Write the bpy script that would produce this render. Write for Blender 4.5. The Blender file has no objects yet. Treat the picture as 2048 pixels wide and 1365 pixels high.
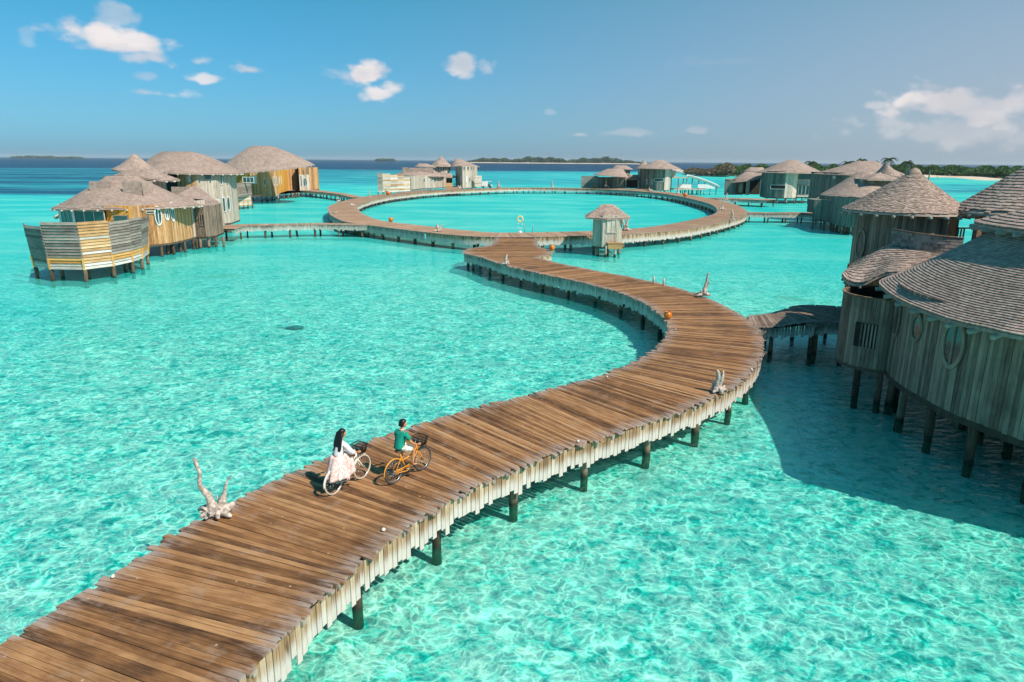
import bpy, bmesh, math, random
import numpy as np
from mathutils import Vector, Matrix
random.seed(7); rng = np.random.default_rng(11)
R = math.radians
SC = bpy.context.scene
COL = SC.collection
# ---------------------------------------------------------------- camera
F, HC, PITCH, ROLL = 1384.0, 9.6, R(14.62), R(0.45)
cam = bpy.data.objects.new('camera', bpy.data.cameras.new('camera'))
COL.objects.link(cam)
cam.data.sensor_width = 36; cam.data.lens = 36*F/2048
cam.data.clip_start = 0.1; cam.data.clip_end = 60000
cam.location = (0, 0, HC)
cam.rotation_euler = (Matrix.Rotation(R(90)-PITCH, 3, 'X') @ Matrix.Rotation(ROLL, 3, 'Z')).to_euler()
SC.camera = cam
SC.render.resolution_x, SC.render.resolution_y = 1024, 682
SC.view_settings.view_transform = 'Standard'; SC.view_settings.look = 'None'
SC.view_settings.exposure = 0.18; SC.view_settings.gamma = 1.0
try: SC.view_settings.use_curve_mapping = False
except Exception: pass
SC.cycles.adaptive_threshold = 0.02; SC.cycles.max_bounces = 4; SC.cycles.diffuse_bounces = 3; SC.cycles.glossy_bounces = 2; SC.cycles.transparent_max_bounces = 8
# ---------------------------------------------------------------- sun and sky
SUN_EL = R(47); SUN_TO = Vector((0.80*math.cos(SUN_EL), -0.60*math.cos(SUN_EL), math.sin(SUN_EL)))   # towards the sun
sun = bpy.data.objects.new('sun', bpy.data.lights.new('sun', 'SUN')); COL.objects.link(sun)
sun.data.energy = 5.0; sun.data.angle = R(0.5); sun.data.color = (1.0, 0.91, 0.80)
sun.rotation_euler = (-SUN_TO).to_track_quat('-Z', 'Y').to_euler()
sun.location = (60, -40, 80)

def ray(px, py):
    u, v = px-1024, py-682.5
    c, s = math.cos(ROLL), math.sin(ROLL)
    u, v = u*c+v*s, -u*s+v*c
    cp, sp = math.cos(PITCH), math.sin(PITCH)
    return (u, F*cp-v*sp, -(v*cp+F*sp))
def at(px, py, z=0.0):
    r = ray(px, py); t = (z-HC)/r[2]; return (r[0]*t, r[1]*t, z)
def atY(px, py, Y):
    r = ray(px, py); t = Y/r[1]; return (r[0]*t, Y, HC+r[2]*t)

class NT:
    """tiny helper for building node trees"""
    def __init__(s, tree):
        s.t = tree; s.t.nodes.clear()
    def n(s, typ, **kw):
        nd = s.t.nodes.new(typ)
        ins = kw.pop('ins', {})
        for k, v in kw.items(): setattr(nd, k, v)
        for k, v in ins.items(): s.put(nd.inputs[k], v)
        return nd
    def put(s, sock, v):
        if isinstance(v, bpy.types.NodeSocket): s.t.links.new(v, sock)
        elif isinstance(v, bpy.types.Node): s.t.links.new(v.outputs[0], sock)
        else:
            if isinstance(v, (tuple, list)) and len(v) == 3 and sock.type == 'RGBA': v = (*v, 1)
            sock.default_value = v
    def m(s, op, a, b=0.0, c=0.0, clamp=False):
        nd = s.t.nodes.new('ShaderNodeMath'); nd.operation = op; nd.use_clamp = clamp
        for i, v in enumerate((a, b, c)): s.put(nd.inputs[i], v)
        return nd.outputs[0]
    def vm(s, op, a, b=(0, 0, 0), scale=None):
        nd = s.t.nodes.new('ShaderNodeVectorMath'); nd.operation = op
        s.put(nd.inputs[0], a); s.put(nd.inputs[1], b)
        if scale is not None: s.put(nd.inputs[3], scale)
        return nd.outputs['Value'] if op in ('DOT_PRODUCT', 'LENGTH', 'DISTANCE') else nd.outputs[0]
    def mix(s, f, a, b, blend='MIX'):
        nd = s.t.nodes.new('ShaderNodeMix'); nd.data_type = 'RGBA'; nd.blend_type = blend
        s.put(nd.inputs[0], f); s.put(nd.inputs[6], a); s.put(nd.inputs[7], b)
        return nd.outputs[2]
    def sm(s, v, a, b, lo=0.0, hi=1.0):
        nd = s.t.nodes.new('ShaderNodeMapRange'); nd.interpolation_type = 'SMOOTHSTEP'
        for i, x in enumerate((v, a, b, lo, hi)): s.put(nd.inputs[i], x)
        return nd.outputs[0]
    def noise(s, vec, scale, detail=3, rough=0.5, dist=0.0):
        nd = s.t.nodes.new('ShaderNodeTexNoise')
        s.put(nd.inputs['Vector'], vec); s.put(nd.inputs['Scale'], scale); s.put(nd.inputs['Detail'], detail)
        s.put(nd.inputs['Roughness'], rough); s.put(nd.inputs['Distortion'], dist)
        return nd
    def ramp(s, f, stops):
        nd = s.t.nodes.new('ShaderNodeValToRGB'); s.put(nd.inputs[0], f)
        el = nd.color_ramp.elements
        while len(el) < len(stops): el.new(0.5)
        for e, (p, c) in zip(el, stops): e.position = p; e.color = (*c, 1)
        return nd.outputs[0]

world = bpy.data.worlds.new('World'); SC.world = world; world.use_nodes = True
def build_world():
    w = NT(world.node_tree)
    out = w.n('ShaderNodeOutputWorld'); bg = w.n('ShaderNodeBackground'); bg.inputs[1].default_value = 0.095
    sky = w.n('ShaderNodeTexSky'); sky.sky_type = 'NISHITA'; sky.sun_disc = False
    sky.sun_elevation = SUN_EL; sky.sun_rotation = math.atan2(SUN_TO.x, SUN_TO.y)
    sky.altitude = 0; sky.air_density = 1.0; sky.dust_density = 0.6; sky.ozone_density = 2.2
    tc = w.n('ShaderNodeTexCoord'); d = tc.outputs['Generated']
    sp = w.n('ShaderNodeSeparateXYZ', ins={0: d})
    el = w.m('ARCSINE', sp.outputs[2]); az = w.m('ARCTAN2', sp.outputs[0], sp.outputs[1])
    # humid tropical air: a grade of the clear sky that depends on height above the horizon and a warm veil on the sun's side
    e01 = w.m('DIVIDE', el, R(45), clamp=True)
    grade = w.ramp(e01, [(0.0, (0.30, 0.68, 1.2)), (0.08, (0.31, 0.72, 1.04)), (0.25, (0.25, 0.88, 1.0)), (0.45, (0.09, 1.06, 1.08)), (1.0, (0.32, 1.22, 1.12))])
    g = w.mix(1.0, sky.outputs[0], grade, 'MULTIPLY')
    veil = w.m('MULTIPLY', w.sm(az, R(-22), R(52)), w.sm(el, R(26), R(2)))
    veil2 = w.m('MULTIPLY', veil, w.sm(az, R(175), R(110)))
    g = w.mix(w.m('MULTIPLY', veil2, 0.8), g, (4.5, 4.75, 5.35))
    # clouds: soft masses placed by direction
    cn = w.noise(w.vm('MULTIPLY', d, (1, 1, 1.9)), 17, 7, 0.58).outputs[0]
    cn2 = w.noise(w.vm('MULTIPLY', d, (1, 1, 1.6)), 6, 4, 0.5).outputs[0]
    bil = w.n('ShaderNodeTexVoronoi', feature='SMOOTH_F1', ins={'Vector': w.vm('ADD', w.vm('MULTIPLY', d, (1, 1, 1.6)), w.vm('SCALE', w.noise(d, 20, 3, 0.5).outputs['Color'], scale=.03)), 'Scale': 24.0, 'Detail': 2.0, 'Smoothness': 0.4}).outputs['Distance']
    edge = w.m('ADD', w.m('MULTIPLY', w.m('SUBTRACT', cn, 0.5), 1.5), w.m('ADD', w.m('MULTIPLY', w.m('SUBTRACT', 0.58, bil), 0.9), w.m('MULTIPLY', w.m('SUBTRACT', cn2, 0.5), 0.9)))
    CL = [(225,88,118,44,1.0),(248,38,70,30,.45),(285,118,72,24,.8),(55,80,24,26,.22),(403,122,26,14,.6),(410,157,32,12,.8),(498,140,38,15,.85),
          (300,155,38,14,.35),(312,188,66,15,.8),(728,152,38,32,1),(690,155,40,22,.45),(765,186,42,24,.9),(922,138,30,30,.75),(975,138,20,20,.45),
          (1160,270,24,9,.45),(1240,266,60,11,.3),(1390,262,32,10,.3),(1100,225,14,9,.18),(1880,205,120,48,.85),(1965,225,110,50,.75),
          (2040,205,60,50,.7),(1750,212,30,12,.4),(1900,262,220,55,.35),(1440,125,90,12,.06)]
    total = None
    for cx, cy, rx, ry, k in CL:
        r = Vector(ray(cx, cy)).normalized(); a0, e0 = math.atan2(r.x, r.y), math.asin(r.z)
        q = Vector(ray(cx+rx, cy)).normalized(); sa = abs(math.atan2(q.x, q.y)-a0)
        q = Vector(ray(cx, cy-ry)).normalized(); se = abs(math.asin(q.z)-e0)
        da = w.m('DIVIDE', w.m('SUBTRACT', az, a0), sa*1.3); de = w.m('DIVIDE', w.m('SUBTRACT', el, e0), se*1.25)
        de = w.m('MULTIPLY', de, w.m('ADD', 1.0, w.m('MULTIPLY', w.m('LESS_THAN', de, 0.0), 0.35)))   # flatter below
        dd = w.m('SQRT', w.m('ADD', w.m('MULTIPLY', da, da), w.m('MULTIPLY', de, de)))
        v = w.sm(w.m('SUBTRACT', w.m('ADD', 1.12, edge), dd), 0.0, 0.62, 0.0, k)
        total = v if total is None else w.m('MAXIMUM', total, v)
    shade = w.noise(w.vm('ADD', w.vm('MULTIPLY', d, (1, 1, 2.2)), (.02, 0, .03)), 14, 5, 0.5).outputs[0]
    ccol = w.mix(w.sm(shade, 0.35, 0.65), (6.6, 6.3, 6.5), (9.2, 8.3, 8.0))
    g = w.mix(w.m('MULTIPLY', total, 0.9), g, ccol)
    # below the horizon the sky goes on as dim sea blue
    w.put(bg.inputs[0], g); w.put(out.inputs[0], bg)
build_world()

# ---------------------------------------------------------------- materials
MATS = {}
def material(name):
    m = bpy.data.materials.new(name); m.use_nodes = True; MATS[name] = m
    w = NT(m.node_tree); out = w.n('ShaderNodeOutputMaterial')
    return m, w, out
def attr(w, name):
    return w.n('ShaderNodeAttribute', attribute_name=name)
def wood(name, dark, mid, light, end=(0.42, 0.36, 0.33), ends=0.0, bottom=0.0, bottomcol=(0.62, 0.6, 0.56), rough=0.75, bump=0.35, stain=0.25, rw=0.42, green=0.0, wet=None, freq=22, specks=False):
    """weathered timber: grain along the piece, a tone for each piece, bleached ends"""
    m, w, out = material(name)
    tc = attr(w, 'tc').outputs['Vector']; pr = w.n('ShaderNodeSeparateXYZ', ins={0: attr(w, 'pr').outputs['Vector']})
    oi = w.n('ShaderNodeObjectInfo')
    rnd = w.m('FRACT', w.m('ADD', pr.outputs[0], oi.outputs['Random']))
    rv = w.vm('SCALE', (7.3, 3.1, 5.7), scale=w.m('MULTIPLY', rnd, 9.0))
    v = w.vm('ADD', w.vm('MULTIPLY', tc, (1.1, freq, freq)), rv)
    grain = w.noise(v, 1.0, 5, 0.62, 0.4).outputs[0]
    blotch = w.noise(w.vm('ADD', w.vm('MULTIPLY', tc, (1.5, 4, 4)), rv), 1.0, 3, 0.6).outputs[0]
    t = w.m('ADD', w.m('MULTIPLY', grain, 0.62), w.m('MULTIPLY', rnd, rw))
    if rw != 0.42: t = w.m('ADD', t, (0.42-rw)/2)
    t = w.m('ADD', t, w.m('MULTIPLY', w.m('SUBTRACT', blotch, 0.5), 0.5))
    col = w.ramp(t, [(0.22, dark), (0.5, mid), (0.82, light)])
    geo = w.n('ShaderNodeNewGeometry'); pos = geo.outputs['Position']
    big = w.noise(pos, 0.45, 4, 0.6).outputs[0]
    col = w.mix(w.m('MULTIPLY', w.sm(big, 0.48, 0.7), stain), col, dark)
    if ends:
        u = w.m('ABSOLUTE', w.m('SUBTRACT', pr.outputs[1], 0.5))
        e = w.sm(w.m('ADD', u, w.m('MULTIPLY', w.m('SUBTRACT', grain, 0.5), 0.32)), 0.36, 0.52)
        e = w.m('MULTIPLY', e, w.m('MULTIPLY', ends, w.sm(blotch, 0.3, 0.62)))
        col = w.mix(e, col, end)
    if bottom:
        e = w.sm(w.m('ADD', pr.outputs[1], w.m('MULTIPLY', w.m('SUBTRACT', grain, 0.5), 0.5)), 0.25, 0.75)
        col = w.mix(w.m('MULTIPLY', e, bottom), col, bottomcol)
    if specks:      # nail heads, knots and dried salt
        vo = w.n('ShaderNodeTexVoronoi', ins={'Vector': w.vm('MULTIPLY', pos, (1, 1, 0)), 'Scale': 2.6})
        pick = w.m('GREATER_THAN', w.n('ShaderNodeSeparateColor', ins={0: vo.outputs['Color']}).outputs[0], 0.35)
        col = w.mix(w.m('MULTIPLY', w.m('MULTIPLY', pick, w.sm(vo.outputs['Distance'], 0.085, 0.04)), 0.65), col, (0.62, 0.45, 0.33))
        wear = w.noise(w.vm('MULTIPLY', pos, (1, 1, 0)), 1.7, 5, 0.65).outputs[0]
        col = w.mix(w.m('MULTIPLY', w.sm(wear, 0.52, 0.72), 0.4), col, (0.38, 0.26, 0.19))
    if green:
        gn = w.noise(w.vm('ADD', w.vm('MULTIPLY', tc, (0.5, 7, 7)), rv), 1.0, 3, 0.6).outputs[0]
        col = w.mix(w.m('MULTIPLY', w.sm(gn, 0.42, 0.68), green), col, (0.085, 0.17, 0.145))
    if wet is not None:
        z = w.n('ShaderNodeSeparateXYZ', ins={0: pos}).outputs[2]
        zz = w.m('ADD', z, w.m('MULTIPLY', w.m('SUBTRACT', big, 0.5), 0.5))
        col = w.mix(w.sm(zz, wet, wet-0.25), col, (0.022, 0.03, 0.02))
        col = w.mix(w.sm(zz, 0.06, -0.2), col, (0.03, 0.085, 0.045))
    b = w.n('ShaderNodeBump', ins={'Strength': bump, 'Distance': 0.015, 'Height': grain})
    bs = w.n('ShaderNodeBsdfPrincipled', ins={'Base Color': col, 'Roughness': rough, 'Normal': b.outputs[0]})
    bs.inputs['Specular IOR Level'].default_value = 0.25
    w.put(out.inputs[0], bs); return m
def plain(name, col, rough=0.6, metal=0.0, var=0.25, scale=6.0, bump=0.15, spec=0.4):
    m, w, out = material(name)
    tx = w.n('ShaderNodeTexCoord').outputs['Object']
    nz = w.noise(tx, scale, 5, 0.6).outputs[0]
    c2 = tuple(c*(1-var) for c in col)
    c = w.mix(w.sm(nz, 0.35, 0.65), c2, col)
    b = w.n('ShaderNodeBump', ins={'Strength': bump, 'Distance': 0.01, 'Height': nz})
    bs = w.n('ShaderNodeBsdfPrincipled', ins={'Base Color': c, 'Roughness': rough, 'Metallic': metal, 'Normal': b.outputs[0]})
    bs.inputs['Specular IOR Level'].default_value = spec
    w.put(out.inputs[0], bs); return m

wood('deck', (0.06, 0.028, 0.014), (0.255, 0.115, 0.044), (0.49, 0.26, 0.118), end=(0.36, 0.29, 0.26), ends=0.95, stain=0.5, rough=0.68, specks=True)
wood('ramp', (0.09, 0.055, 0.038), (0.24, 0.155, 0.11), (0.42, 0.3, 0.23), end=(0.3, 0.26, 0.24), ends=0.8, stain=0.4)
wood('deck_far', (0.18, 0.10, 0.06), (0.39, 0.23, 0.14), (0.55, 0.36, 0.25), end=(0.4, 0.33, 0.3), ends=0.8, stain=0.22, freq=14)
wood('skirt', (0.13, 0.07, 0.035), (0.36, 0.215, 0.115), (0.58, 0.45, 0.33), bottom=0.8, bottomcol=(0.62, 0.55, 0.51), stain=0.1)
wood('skirt_grey', (0.13, 0.13, 0.11), (0.30, 0.28, 0.24), (0.5, 0.47, 0.42), bottom=0.6, bottomcol=(0.6, 0.6, 0.55), stain=0.3, green=0.35)  # grey boards; also puts shade into the colour of sides turned from the sun
wood('pile', (0.04, 0.028, 0.02), (0.12, 0.08, 0.052), (0.3, 0.215, 0.15), wet=0.26, stain=0.4, freq=9)
wood('pile_pale', (0.12, 0.10, 0.08), (0.3, 0.26, 0.21), (0.5, 0.46, 0.4), wet=0.45, stain=0.3, freq=9)
wood('beam', (0.03, 0.022, 0.016), (0.075, 0.055, 0.038), (0.14, 0.1, 0.075))
wood('wall_grey', (0.085, 0.052, 0.038), (0.225, 0.155, 0.118), (0.40, 0.29, 0.225), green=0.15, stain=0.6, freq=16)
wood('wall_gold', (0.24, 0.10, 0.035), (0.50, 0.265, 0.11), (0.70, 0.44, 0.25), stain=0.12, freq=14)
wood('wall_pale', (0.26, 0.2, 0.15), (0.50, 0.42, 0.34), (0.66, 0.57, 0.49), stain=0.18, freq=14)
wood('wall_orange', (0.5, 0.2, 0.03), (0.72, 0.33, 0.05), (0.8, 0.45, 0.12), stain=0.1, freq=12)
wood('wall_brown', (0.11, 0.06, 0.035), (0.24, 0.14, 0.085), (0.36, 0.23, 0.15), stain=0.3, freq=14)
wood('wall_teal', (0.06, 0.07, 0.06), (0.16, 0.165, 0.145), (0.34, 0.315, 0.265), green=0.6, stain=0.35, freq=14)
wood('fence_grey', (0.11, 0.09, 0.075), (0.26, 0.215, 0.18), (0.42, 0.355, 0.30), stain=0.35, freq=10)
wood('fence_gold', (0.34, 0.18, 0.075), (0.54, 0.33, 0.15), (0.7, 0.5, 0.3), stain=0.05, freq=10)
wood('fence_orange', (0.42, 0.18, 0.04), (0.6, 0.3, 0.08), (0.7, 0.42, 0.16), stain=0.1, freq=10)
wood('fence_white', (0.36, 0.32, 0.27), (0.55, 0.5, 0.44), (0.72, 0.68, 0.63), stain=0.05, freq=10)
wood('shingle', (0.20, 0.135, 0.105), (0.39, 0.28, 0.23), (0.56, 0.42, 0.355), rw=0.3, stain=0.2, freq=26, bump=0.5)
wood('shingle_far', (0.21, 0.145, 0.115), (0.36, 0.26, 0.215), (0.52, 0.395, 0.335), stain=0.4, freq=12, bump=0.4, rw=0.2)
wood('shingle_grey', (0.10, 0.085, 0.08), (0.2, 0.17, 0.16), (0.32, 0.27, 0.25), stain=0.3, freq=20, bump=0.4)
plain('driftwood', (0.66, 0.53, 0.45), 0.85, var=.6, scale=14, bump=1.0); plain('white_paint', (0.8, 0.78, 0.75), 0.5); plain('rafter_white', (0.62, 0.57, 0.52), 0.7)
plain('rafter_grey', (0.3, 0.3, 0.26), 0.7)
plain('dark', (0.012, 0.012, 0.012), 0.8); plain('interior', (0.05, 0.04, 0.03), 0.9)
plain('pot_orange', (0.72, 0.20, 0.02), 0.35, var=0.3, scale=9)
plain('rope_white', (0.8, 0.8, 0.78)); plain('ring_yellow', (0.85, 0.66, 0.30), 0.5)
plain('shell', (0.8, 0.68, 0.55), 0.5)
plain('steel', (0.5, 0.5, 0.5), 0.35, metal=0.9); plain('sail', (0.85, 0.83, 0.8), 0.7)
m, w, out = material('glass')
gl = w.n('ShaderNodeBsdfPrincipled', ins={'Base Color': (0.03, 0.08, 0.08), 'Roughness': 0.08, 'IOR': 1.5}); gl.inputs['Specular IOR Level'].default_value = 0.8
w.put(out.inputs[0], gl)

# ---------------------------------------------------------------- scene-graph helpers
def tag(o, label=None, cat=None, group=None, kind=None):
    if label: o['label'] = label
    if cat: o['category'] = cat
    if group: o['group'] = group
    if kind: o['kind'] = kind
    return o
def empty(name, loc=(0, 0, 0), rz=0.0, label=None, cat=None, group=None, parent=None):
    o = bpy.data.objects.new(name, None); o.location = loc; o.rotation_euler = (0, 0, rz)
    o.empty_display_size = 0.2; COL.objects.link(o)
    if parent: o.parent = parent
    return tag(o, label, cat, group)
def link(name, me, mat=None, parent=None, kind=None, loc=None):
    o = bpy.data.objects.new(name, me); COL.objects.link(o)
    if mat and not me.materials: me.materials.append(MATS[mat])
    if parent: o.parent = parent
    if kind: o['kind'] = kind
    if loc is not None: o.location = loc
    return o
def local(parent, P):
    """world points to the frame of a parent Empty (no scaling)"""
    if parent is None: return P
    if parent.parent is not None: P = local(parent.parent, P)
    mw = Matrix.LocRotScale(parent.location, parent.rotation_euler, None).inverted()
    M3 = np.array(mw.to_3x3()); return np.asarray(P) @ M3.T + np.array(mw.translation)
HEX = np.array([(0,2,3,1),(4,5,7,6),(0,1,5,4),(2,6,7,3),(0,4,6,2),(1,3,7,5)])
def hexmesh(name, P, rnd, smooth=False):
    """P (n,8,3): corners i + 2j + 4k (i along, j across, k up)"""
    P = np.asarray(P, float).reshape(-1, 8, 3); n = len(P)
    me = bpy.data.meshes.new(name)
    me.vertices.add(8*n); me.vertices.foreach_set('co', P.reshape(-1))
    fc = (HEX[None]+8*np.arange(n)[:, None, None]).reshape(-1)
    me.loops.add(24*n); me.loops.foreach_set('vertex_index', fc)
    me.polygons.add(6*n); me.polygons.foreach_set('loop_start', np.arange(6*n)*4)
    me.polygons.foreach_set('loop_total', np.full(6*n, 4))
    me.polygons.foreach_set('use_smooth', np.zeros(6*n, bool))
    L = np.linalg.norm(P[:, 1]-P[:, 0], axis=1); W = np.linalg.norm(P[:, 2]-P[:, 0], axis=1); T = np.linalg.norm(P[:, 4]-P[:, 0], axis=1)
    I = np.array([0,1]*4); J = np.array([0,0,1,1]*2); K = np.array([0]*4+[1]*4)
    rnd = np.asarray(rnd, float)
    tc = np.stack([L[:, None]*I, W[:, None]*J+rnd[:, None]*13, T[:, None]*K], -1)
    pr = np.stack([np.repeat(rnd[:, None], 8, 1), np.repeat(I[None], n, 0), np.repeat(J[None], n, 0)], -1)
    for nm, dat in (('tc', tc), ('pr', pr)):
        a = me.attributes.new(nm, 'FLOAT_VECTOR', 'POINT'); a.data.foreach_set('vector', dat.reshape(-1).astype(np.float32))
    me.update(calc_edges=True); return me
def emit(parent, name, P, mat, limit=300, rnd=None, sub=None):
    """the pieces that show largest become objects of their own, the rest one joined part"""
    P = np.asarray(P, float).reshape(-1, 8, 3)
    if len(P) == 0: return
    if rnd is None: rnd = rng.random(len(P))
    if parent is not None: 
        W = P; P = local(parent, P.reshape(-1, 3)).reshape(-1, 8, 3)
    else: W = P
    d = np.linalg.norm(W.mean(1)-np.array([0, 0, HC]), axis=1); order = np.argsort(d, kind='stable')
    near, far = order[:limit], order[limit:]
    for i in near:
        c = P[i].mean(0); link(name, hexmesh(name, P[i:i+1]-c, rnd[i:i+1]), mat, parent, loc=c)
    if len(far): link(name+'_rows', hexmesh(name, P[far], rnd[far]), mat, parent, kind='stuff')
def box(c, ax, ay, az):
    """box from centre and half-axes"""
    c, ax, ay, az = map(lambda v: np.array(v, float), (c, ax, ay, az))
    return np.array([c+(2*(i & 1)-1)*ax+(2*((i >> 1) & 1)-1)*ay+(2*(i >> 2)-1)*az for i in range(8)])
def bar(a, b, w, t, up=(0, 0, 1)):
    """beam from a to b, w wide and t thick"""
    a, b = np.array(a, float), np.array(b, float); d = b-a; L = np.linalg.norm(d); d /= L
    s = np.cross(up, d)
    if np.linalg.norm(s) < 1e-4: s = np.cross((1, 0, 0), d)
    s /= np.linalg.norm(s); n = np.cross(d, s)
    return box((a+b)/2, d*L/2, s*w/2, n*t/2)
def piece(parent, name, boxes, mat, kind=None):
    P = np.asarray(boxes, float).reshape(-1, 8, 3)
    P = local(parent, P.reshape(-1, 3)).reshape(-1, 8, 3)
    return link(name, hexmesh(name, P, rng.random(len(P))), mat, parent, kind=kind)
def mesh(name, V, Fc, mat, parent=None, smooth=False, kind=None, loc=None, world=True):
    me = bpy.data.meshes.new(name)
    V = np.asarray(V, float)
    if parent is not None and world: V = local(parent, V)
    me.from_pydata([tuple(v) for v in V], [], Fc)
    a = me.attributes.new('tc', 'FLOAT_VECTOR', 'POINT'); a.data.foreach_set('vector', V[:, [2, 0, 1]].reshape(-1).astype(np.float32))
    if smooth: me.polygons.foreach_set('use_smooth', [True]*len(me.polygons))
    me.update(); return link(name, me, mat, parent, kind=kind, loc=loc)
def tube_data(pts, rad, n=8, closed=False):
    """swept tube: returns verts, faces"""
    pts = [Vector(p) for p in pts]; m = len(pts)
    if not hasattr(rad, '__len__'): rad = [rad]*m
    V, Fc = [], []; prev = None
    for i, p in enumerate(pts):
        if closed: t = (pts[(i+1) % m]-pts[i-1])
        else: t = pts[min(i+1, m-1)]-pts[max(i-1, 0)]
        t.normalize()
        if prev is None:
            a = Vector((0, 0, 1)) if abs(t.z) < 0.9 else Vector((1, 0, 0)); s = t.cross(a).normalized()
        else: s = (prev-t*prev.dot(t)).normalized()
        prev = s; q = t.cross(s)
        for k in range(n):
            an = 2*math.pi*k/n; V.append(tuple(p+(s*math.cos(an)+q*math.sin(an))*rad[i]))
    for i in range(m if closed else m-1):
        for k in range(n):
            a, b = i*n+k, i*n+(k+1) % n; c, d = ((i+1) % m)*n+(k+1) % n, ((i+1) % m)*n+k
            Fc.append((a, b, c, d))
    if not closed: Fc.append(tuple(range(n))[::-1]); Fc.append(tuple((m-1)*n+k for k in range(n)))
    return V, Fc
def tube(parent, name, pts, rad, mat, n=8, closed=False, world=True, smooth=True):
    V, Fc = tube_data(pts, rad, n, closed); return mesh(name, V, Fc, mat, parent, smooth, world=world)
def tubes(parent, name, lst, mat, n=6, world=True, kind=None):
    V, Fc = [], []
    for pts, rad in lst:
        v, f = tube_data(pts, rad, n); o = len(V); V += v; Fc += [tuple(i+o for i in q) for q in f]
    return mesh(name, V, Fc, mat, parent, True, world=world, kind=kind)
def lathe(parent, name, prof, mat, n=20, world=False, at_=(0, 0, 0)):
    V, Fc = [], []
    for r, z in prof:
        for k in range(n):
            a = 2*math.pi*k/n; V.append((at_[0]+r*math.cos(a), at_[1]+r*math.sin(a), at_[2]+z))
    for i in range(len(prof)-1):
        for k in range(n):
            Fc.append((i*n+k, i*n+(k+1) % n, (i+1)*n+(k+1) % n, (i+1)*n+k))
    return mesh(name, V, Fc, mat, parent, True, world=world)
def resample(P, step=None, n=None, closed=False):
    P = np.asarray(P, float)
    if closed: P = np.vstack([P, P[:1]])
    d = np.r_[0, np.cumsum(np.linalg.norm(np.diff(P, axis=0), axis=1))]
    if n is None: n = max(2, int(round(d[-1]/step))+1)
    t = np.linspace(0, d[-1], n); Q = np.stack([np.interp(t, d, P[:, i]) for i in range(P.shape[1])], 1)
    return Q[:-1] if closed else Q
def spline(P, n=400, closed=False):
    """Catmull-Rom through the points, evenly respaced"""
    P = np.asarray(P, float); m = len(P); out = []
    idx = (lambda i: i % m) if closed else (lambda i: min(max(i, 0), m-1))
    for i in range(m if closed else m-1):
        p0, p1, p2, p3 = (P[idx(i+k)] for k in (-1, 0, 1, 2))
        for t in np.linspace(0, 1, 12, endpoint=False):
            out.append(0.5*((2*p1)+(-p0+p2)*t+(2*p0-5*p1+4*p2-p3)*t*t+(-p0+3*p1-3*p2+p3)*t**3))
    if not closed: out.append(P[-1])
    return resample(np.array(out), n=n, closed=closed)
# ---------------------------------------------------------------- water and sea bed
def fbm(x, y, seed, octaves=4):
    r = np.random.default_rng(seed); v = np.zeros_like(x); a = 1.0
    for o in range(octaves):
        for k in range(3):
            th = r.random()*6.28; ph = r.random()*6.28; f = 2**o*(0.7+0.6*r.random())
            v += a*np.sin(f*(x*math.cos(th)+y*math.sin(th))+ph+1.3*np.sin(f*.7*(x*math.sin(th)-y*math.cos(th))+ph*2))/3
        a *= 0.55
    return v
def sstep(x, a, b):
    t = np.clip((x-a)/(b-a), 0, 1); return t*t*(3-2*t)
def deepness(x, y):
    """how deep the lagoon is (0 sand flat .. 1 open sea)"""
    d = np.hypot(x, y)
    n1 = fbm(x/160, y/60, 3)
    dd = d+n1*60
    open_sea = sstep(dd, 560, 820)
    mid = sstep(dd, 200, 390)*0.42+0.09*sstep(dd+x*.5, 60, 130)
    # seagrass beds beyond the left villas
    n2 = fbm(x/55+3, y/9, 5)
    band = sstep(-x-0.28*y, 8, 30)*sstep(y, 168+8*np.sin(x/30), 185+8*np.sin(x/30))*(1-sstep(y, 520, 760))
    grass = band*np.clip(0.55+0.22*n2, .2, .72)
    isl = np.exp(-(((x-300)/330)**2+((y-470)/190)**2)*1.2)       # shelf round the island
    n3 = fbm(x/40, y/14, 9)
    patch = sstep(n3, 0.5, 1.0)*sstep(x, 90, 160)*sstep(y, 120, 200)*0.3
    base = np.maximum(open_sea, mid*(1-isl))
    return np.clip(np.maximum(base*(1-0.9*isl), grass)+patch*0.6, 0, 1)
def polar_grid(r0, r1, nr, nt, near=None):
    rr = np.r_[0, np.geomspace(r0, r1, nr)]; th = np.linspace(0, 2*math.pi, nt, endpoint=False)
    X = (rr[:, None]*np.sin(th)[None]); Y = (rr[:, None]*np.cos(th)[None]); return X, Y, rr, th
def sheet(name, z, mat, kind='structure', r1=14000):
    th = np.radians(np.r_[np.linspace(-50, 50, 320), np.linspace(55, 305, 26)]); nt = len(th)
    rr = np.r_[0.5, np.geomspace(6, 1500, 300), np.geomspace(1700, r1, 14)]; nr = len(rr)
    X = rr[:, None]*np.sin(th)[None]; Y = rr[:, None]*np.cos(th)[None]
    Z = np.full_like(X, z)
    i, j = np.meshgrid(np.arange(nr-1), np.arange(nt), indexing='ij'); j2 = (j+1) % nt
    Fq = np.stack([i*nt+j, i*nt+j2, (i+1)*nt+j2, (i+1)*nt+j], -1).reshape(-1, 4)
    me = bpy.data.meshes.new(name); V = np.stack([X, Y, Z], -1).reshape(-1, 3)
    me.vertices.add(len(V)); me.vertices.foreach_set('co', V.reshape(-1))
    me.loops.add(Fq.size); me.loops.foreach_set('vertex_index', Fq[:, ::-1].reshape(-1))
    me.polygons.add(len(Fq)); me.polygons.foreach_set('loop_start', np.arange(len(Fq))*4); me.polygons.foreach_set('loop_total', np.full(len(Fq), 4))
    a = me.attributes.new('deep', 'FLOAT', 'POINT'); a.data.foreach_set('value', deepness(X, Y).reshape(-1).astype(np.float32))
    me.update(calc_edges=True); return link(name, me, mat, kind=kind)

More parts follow.
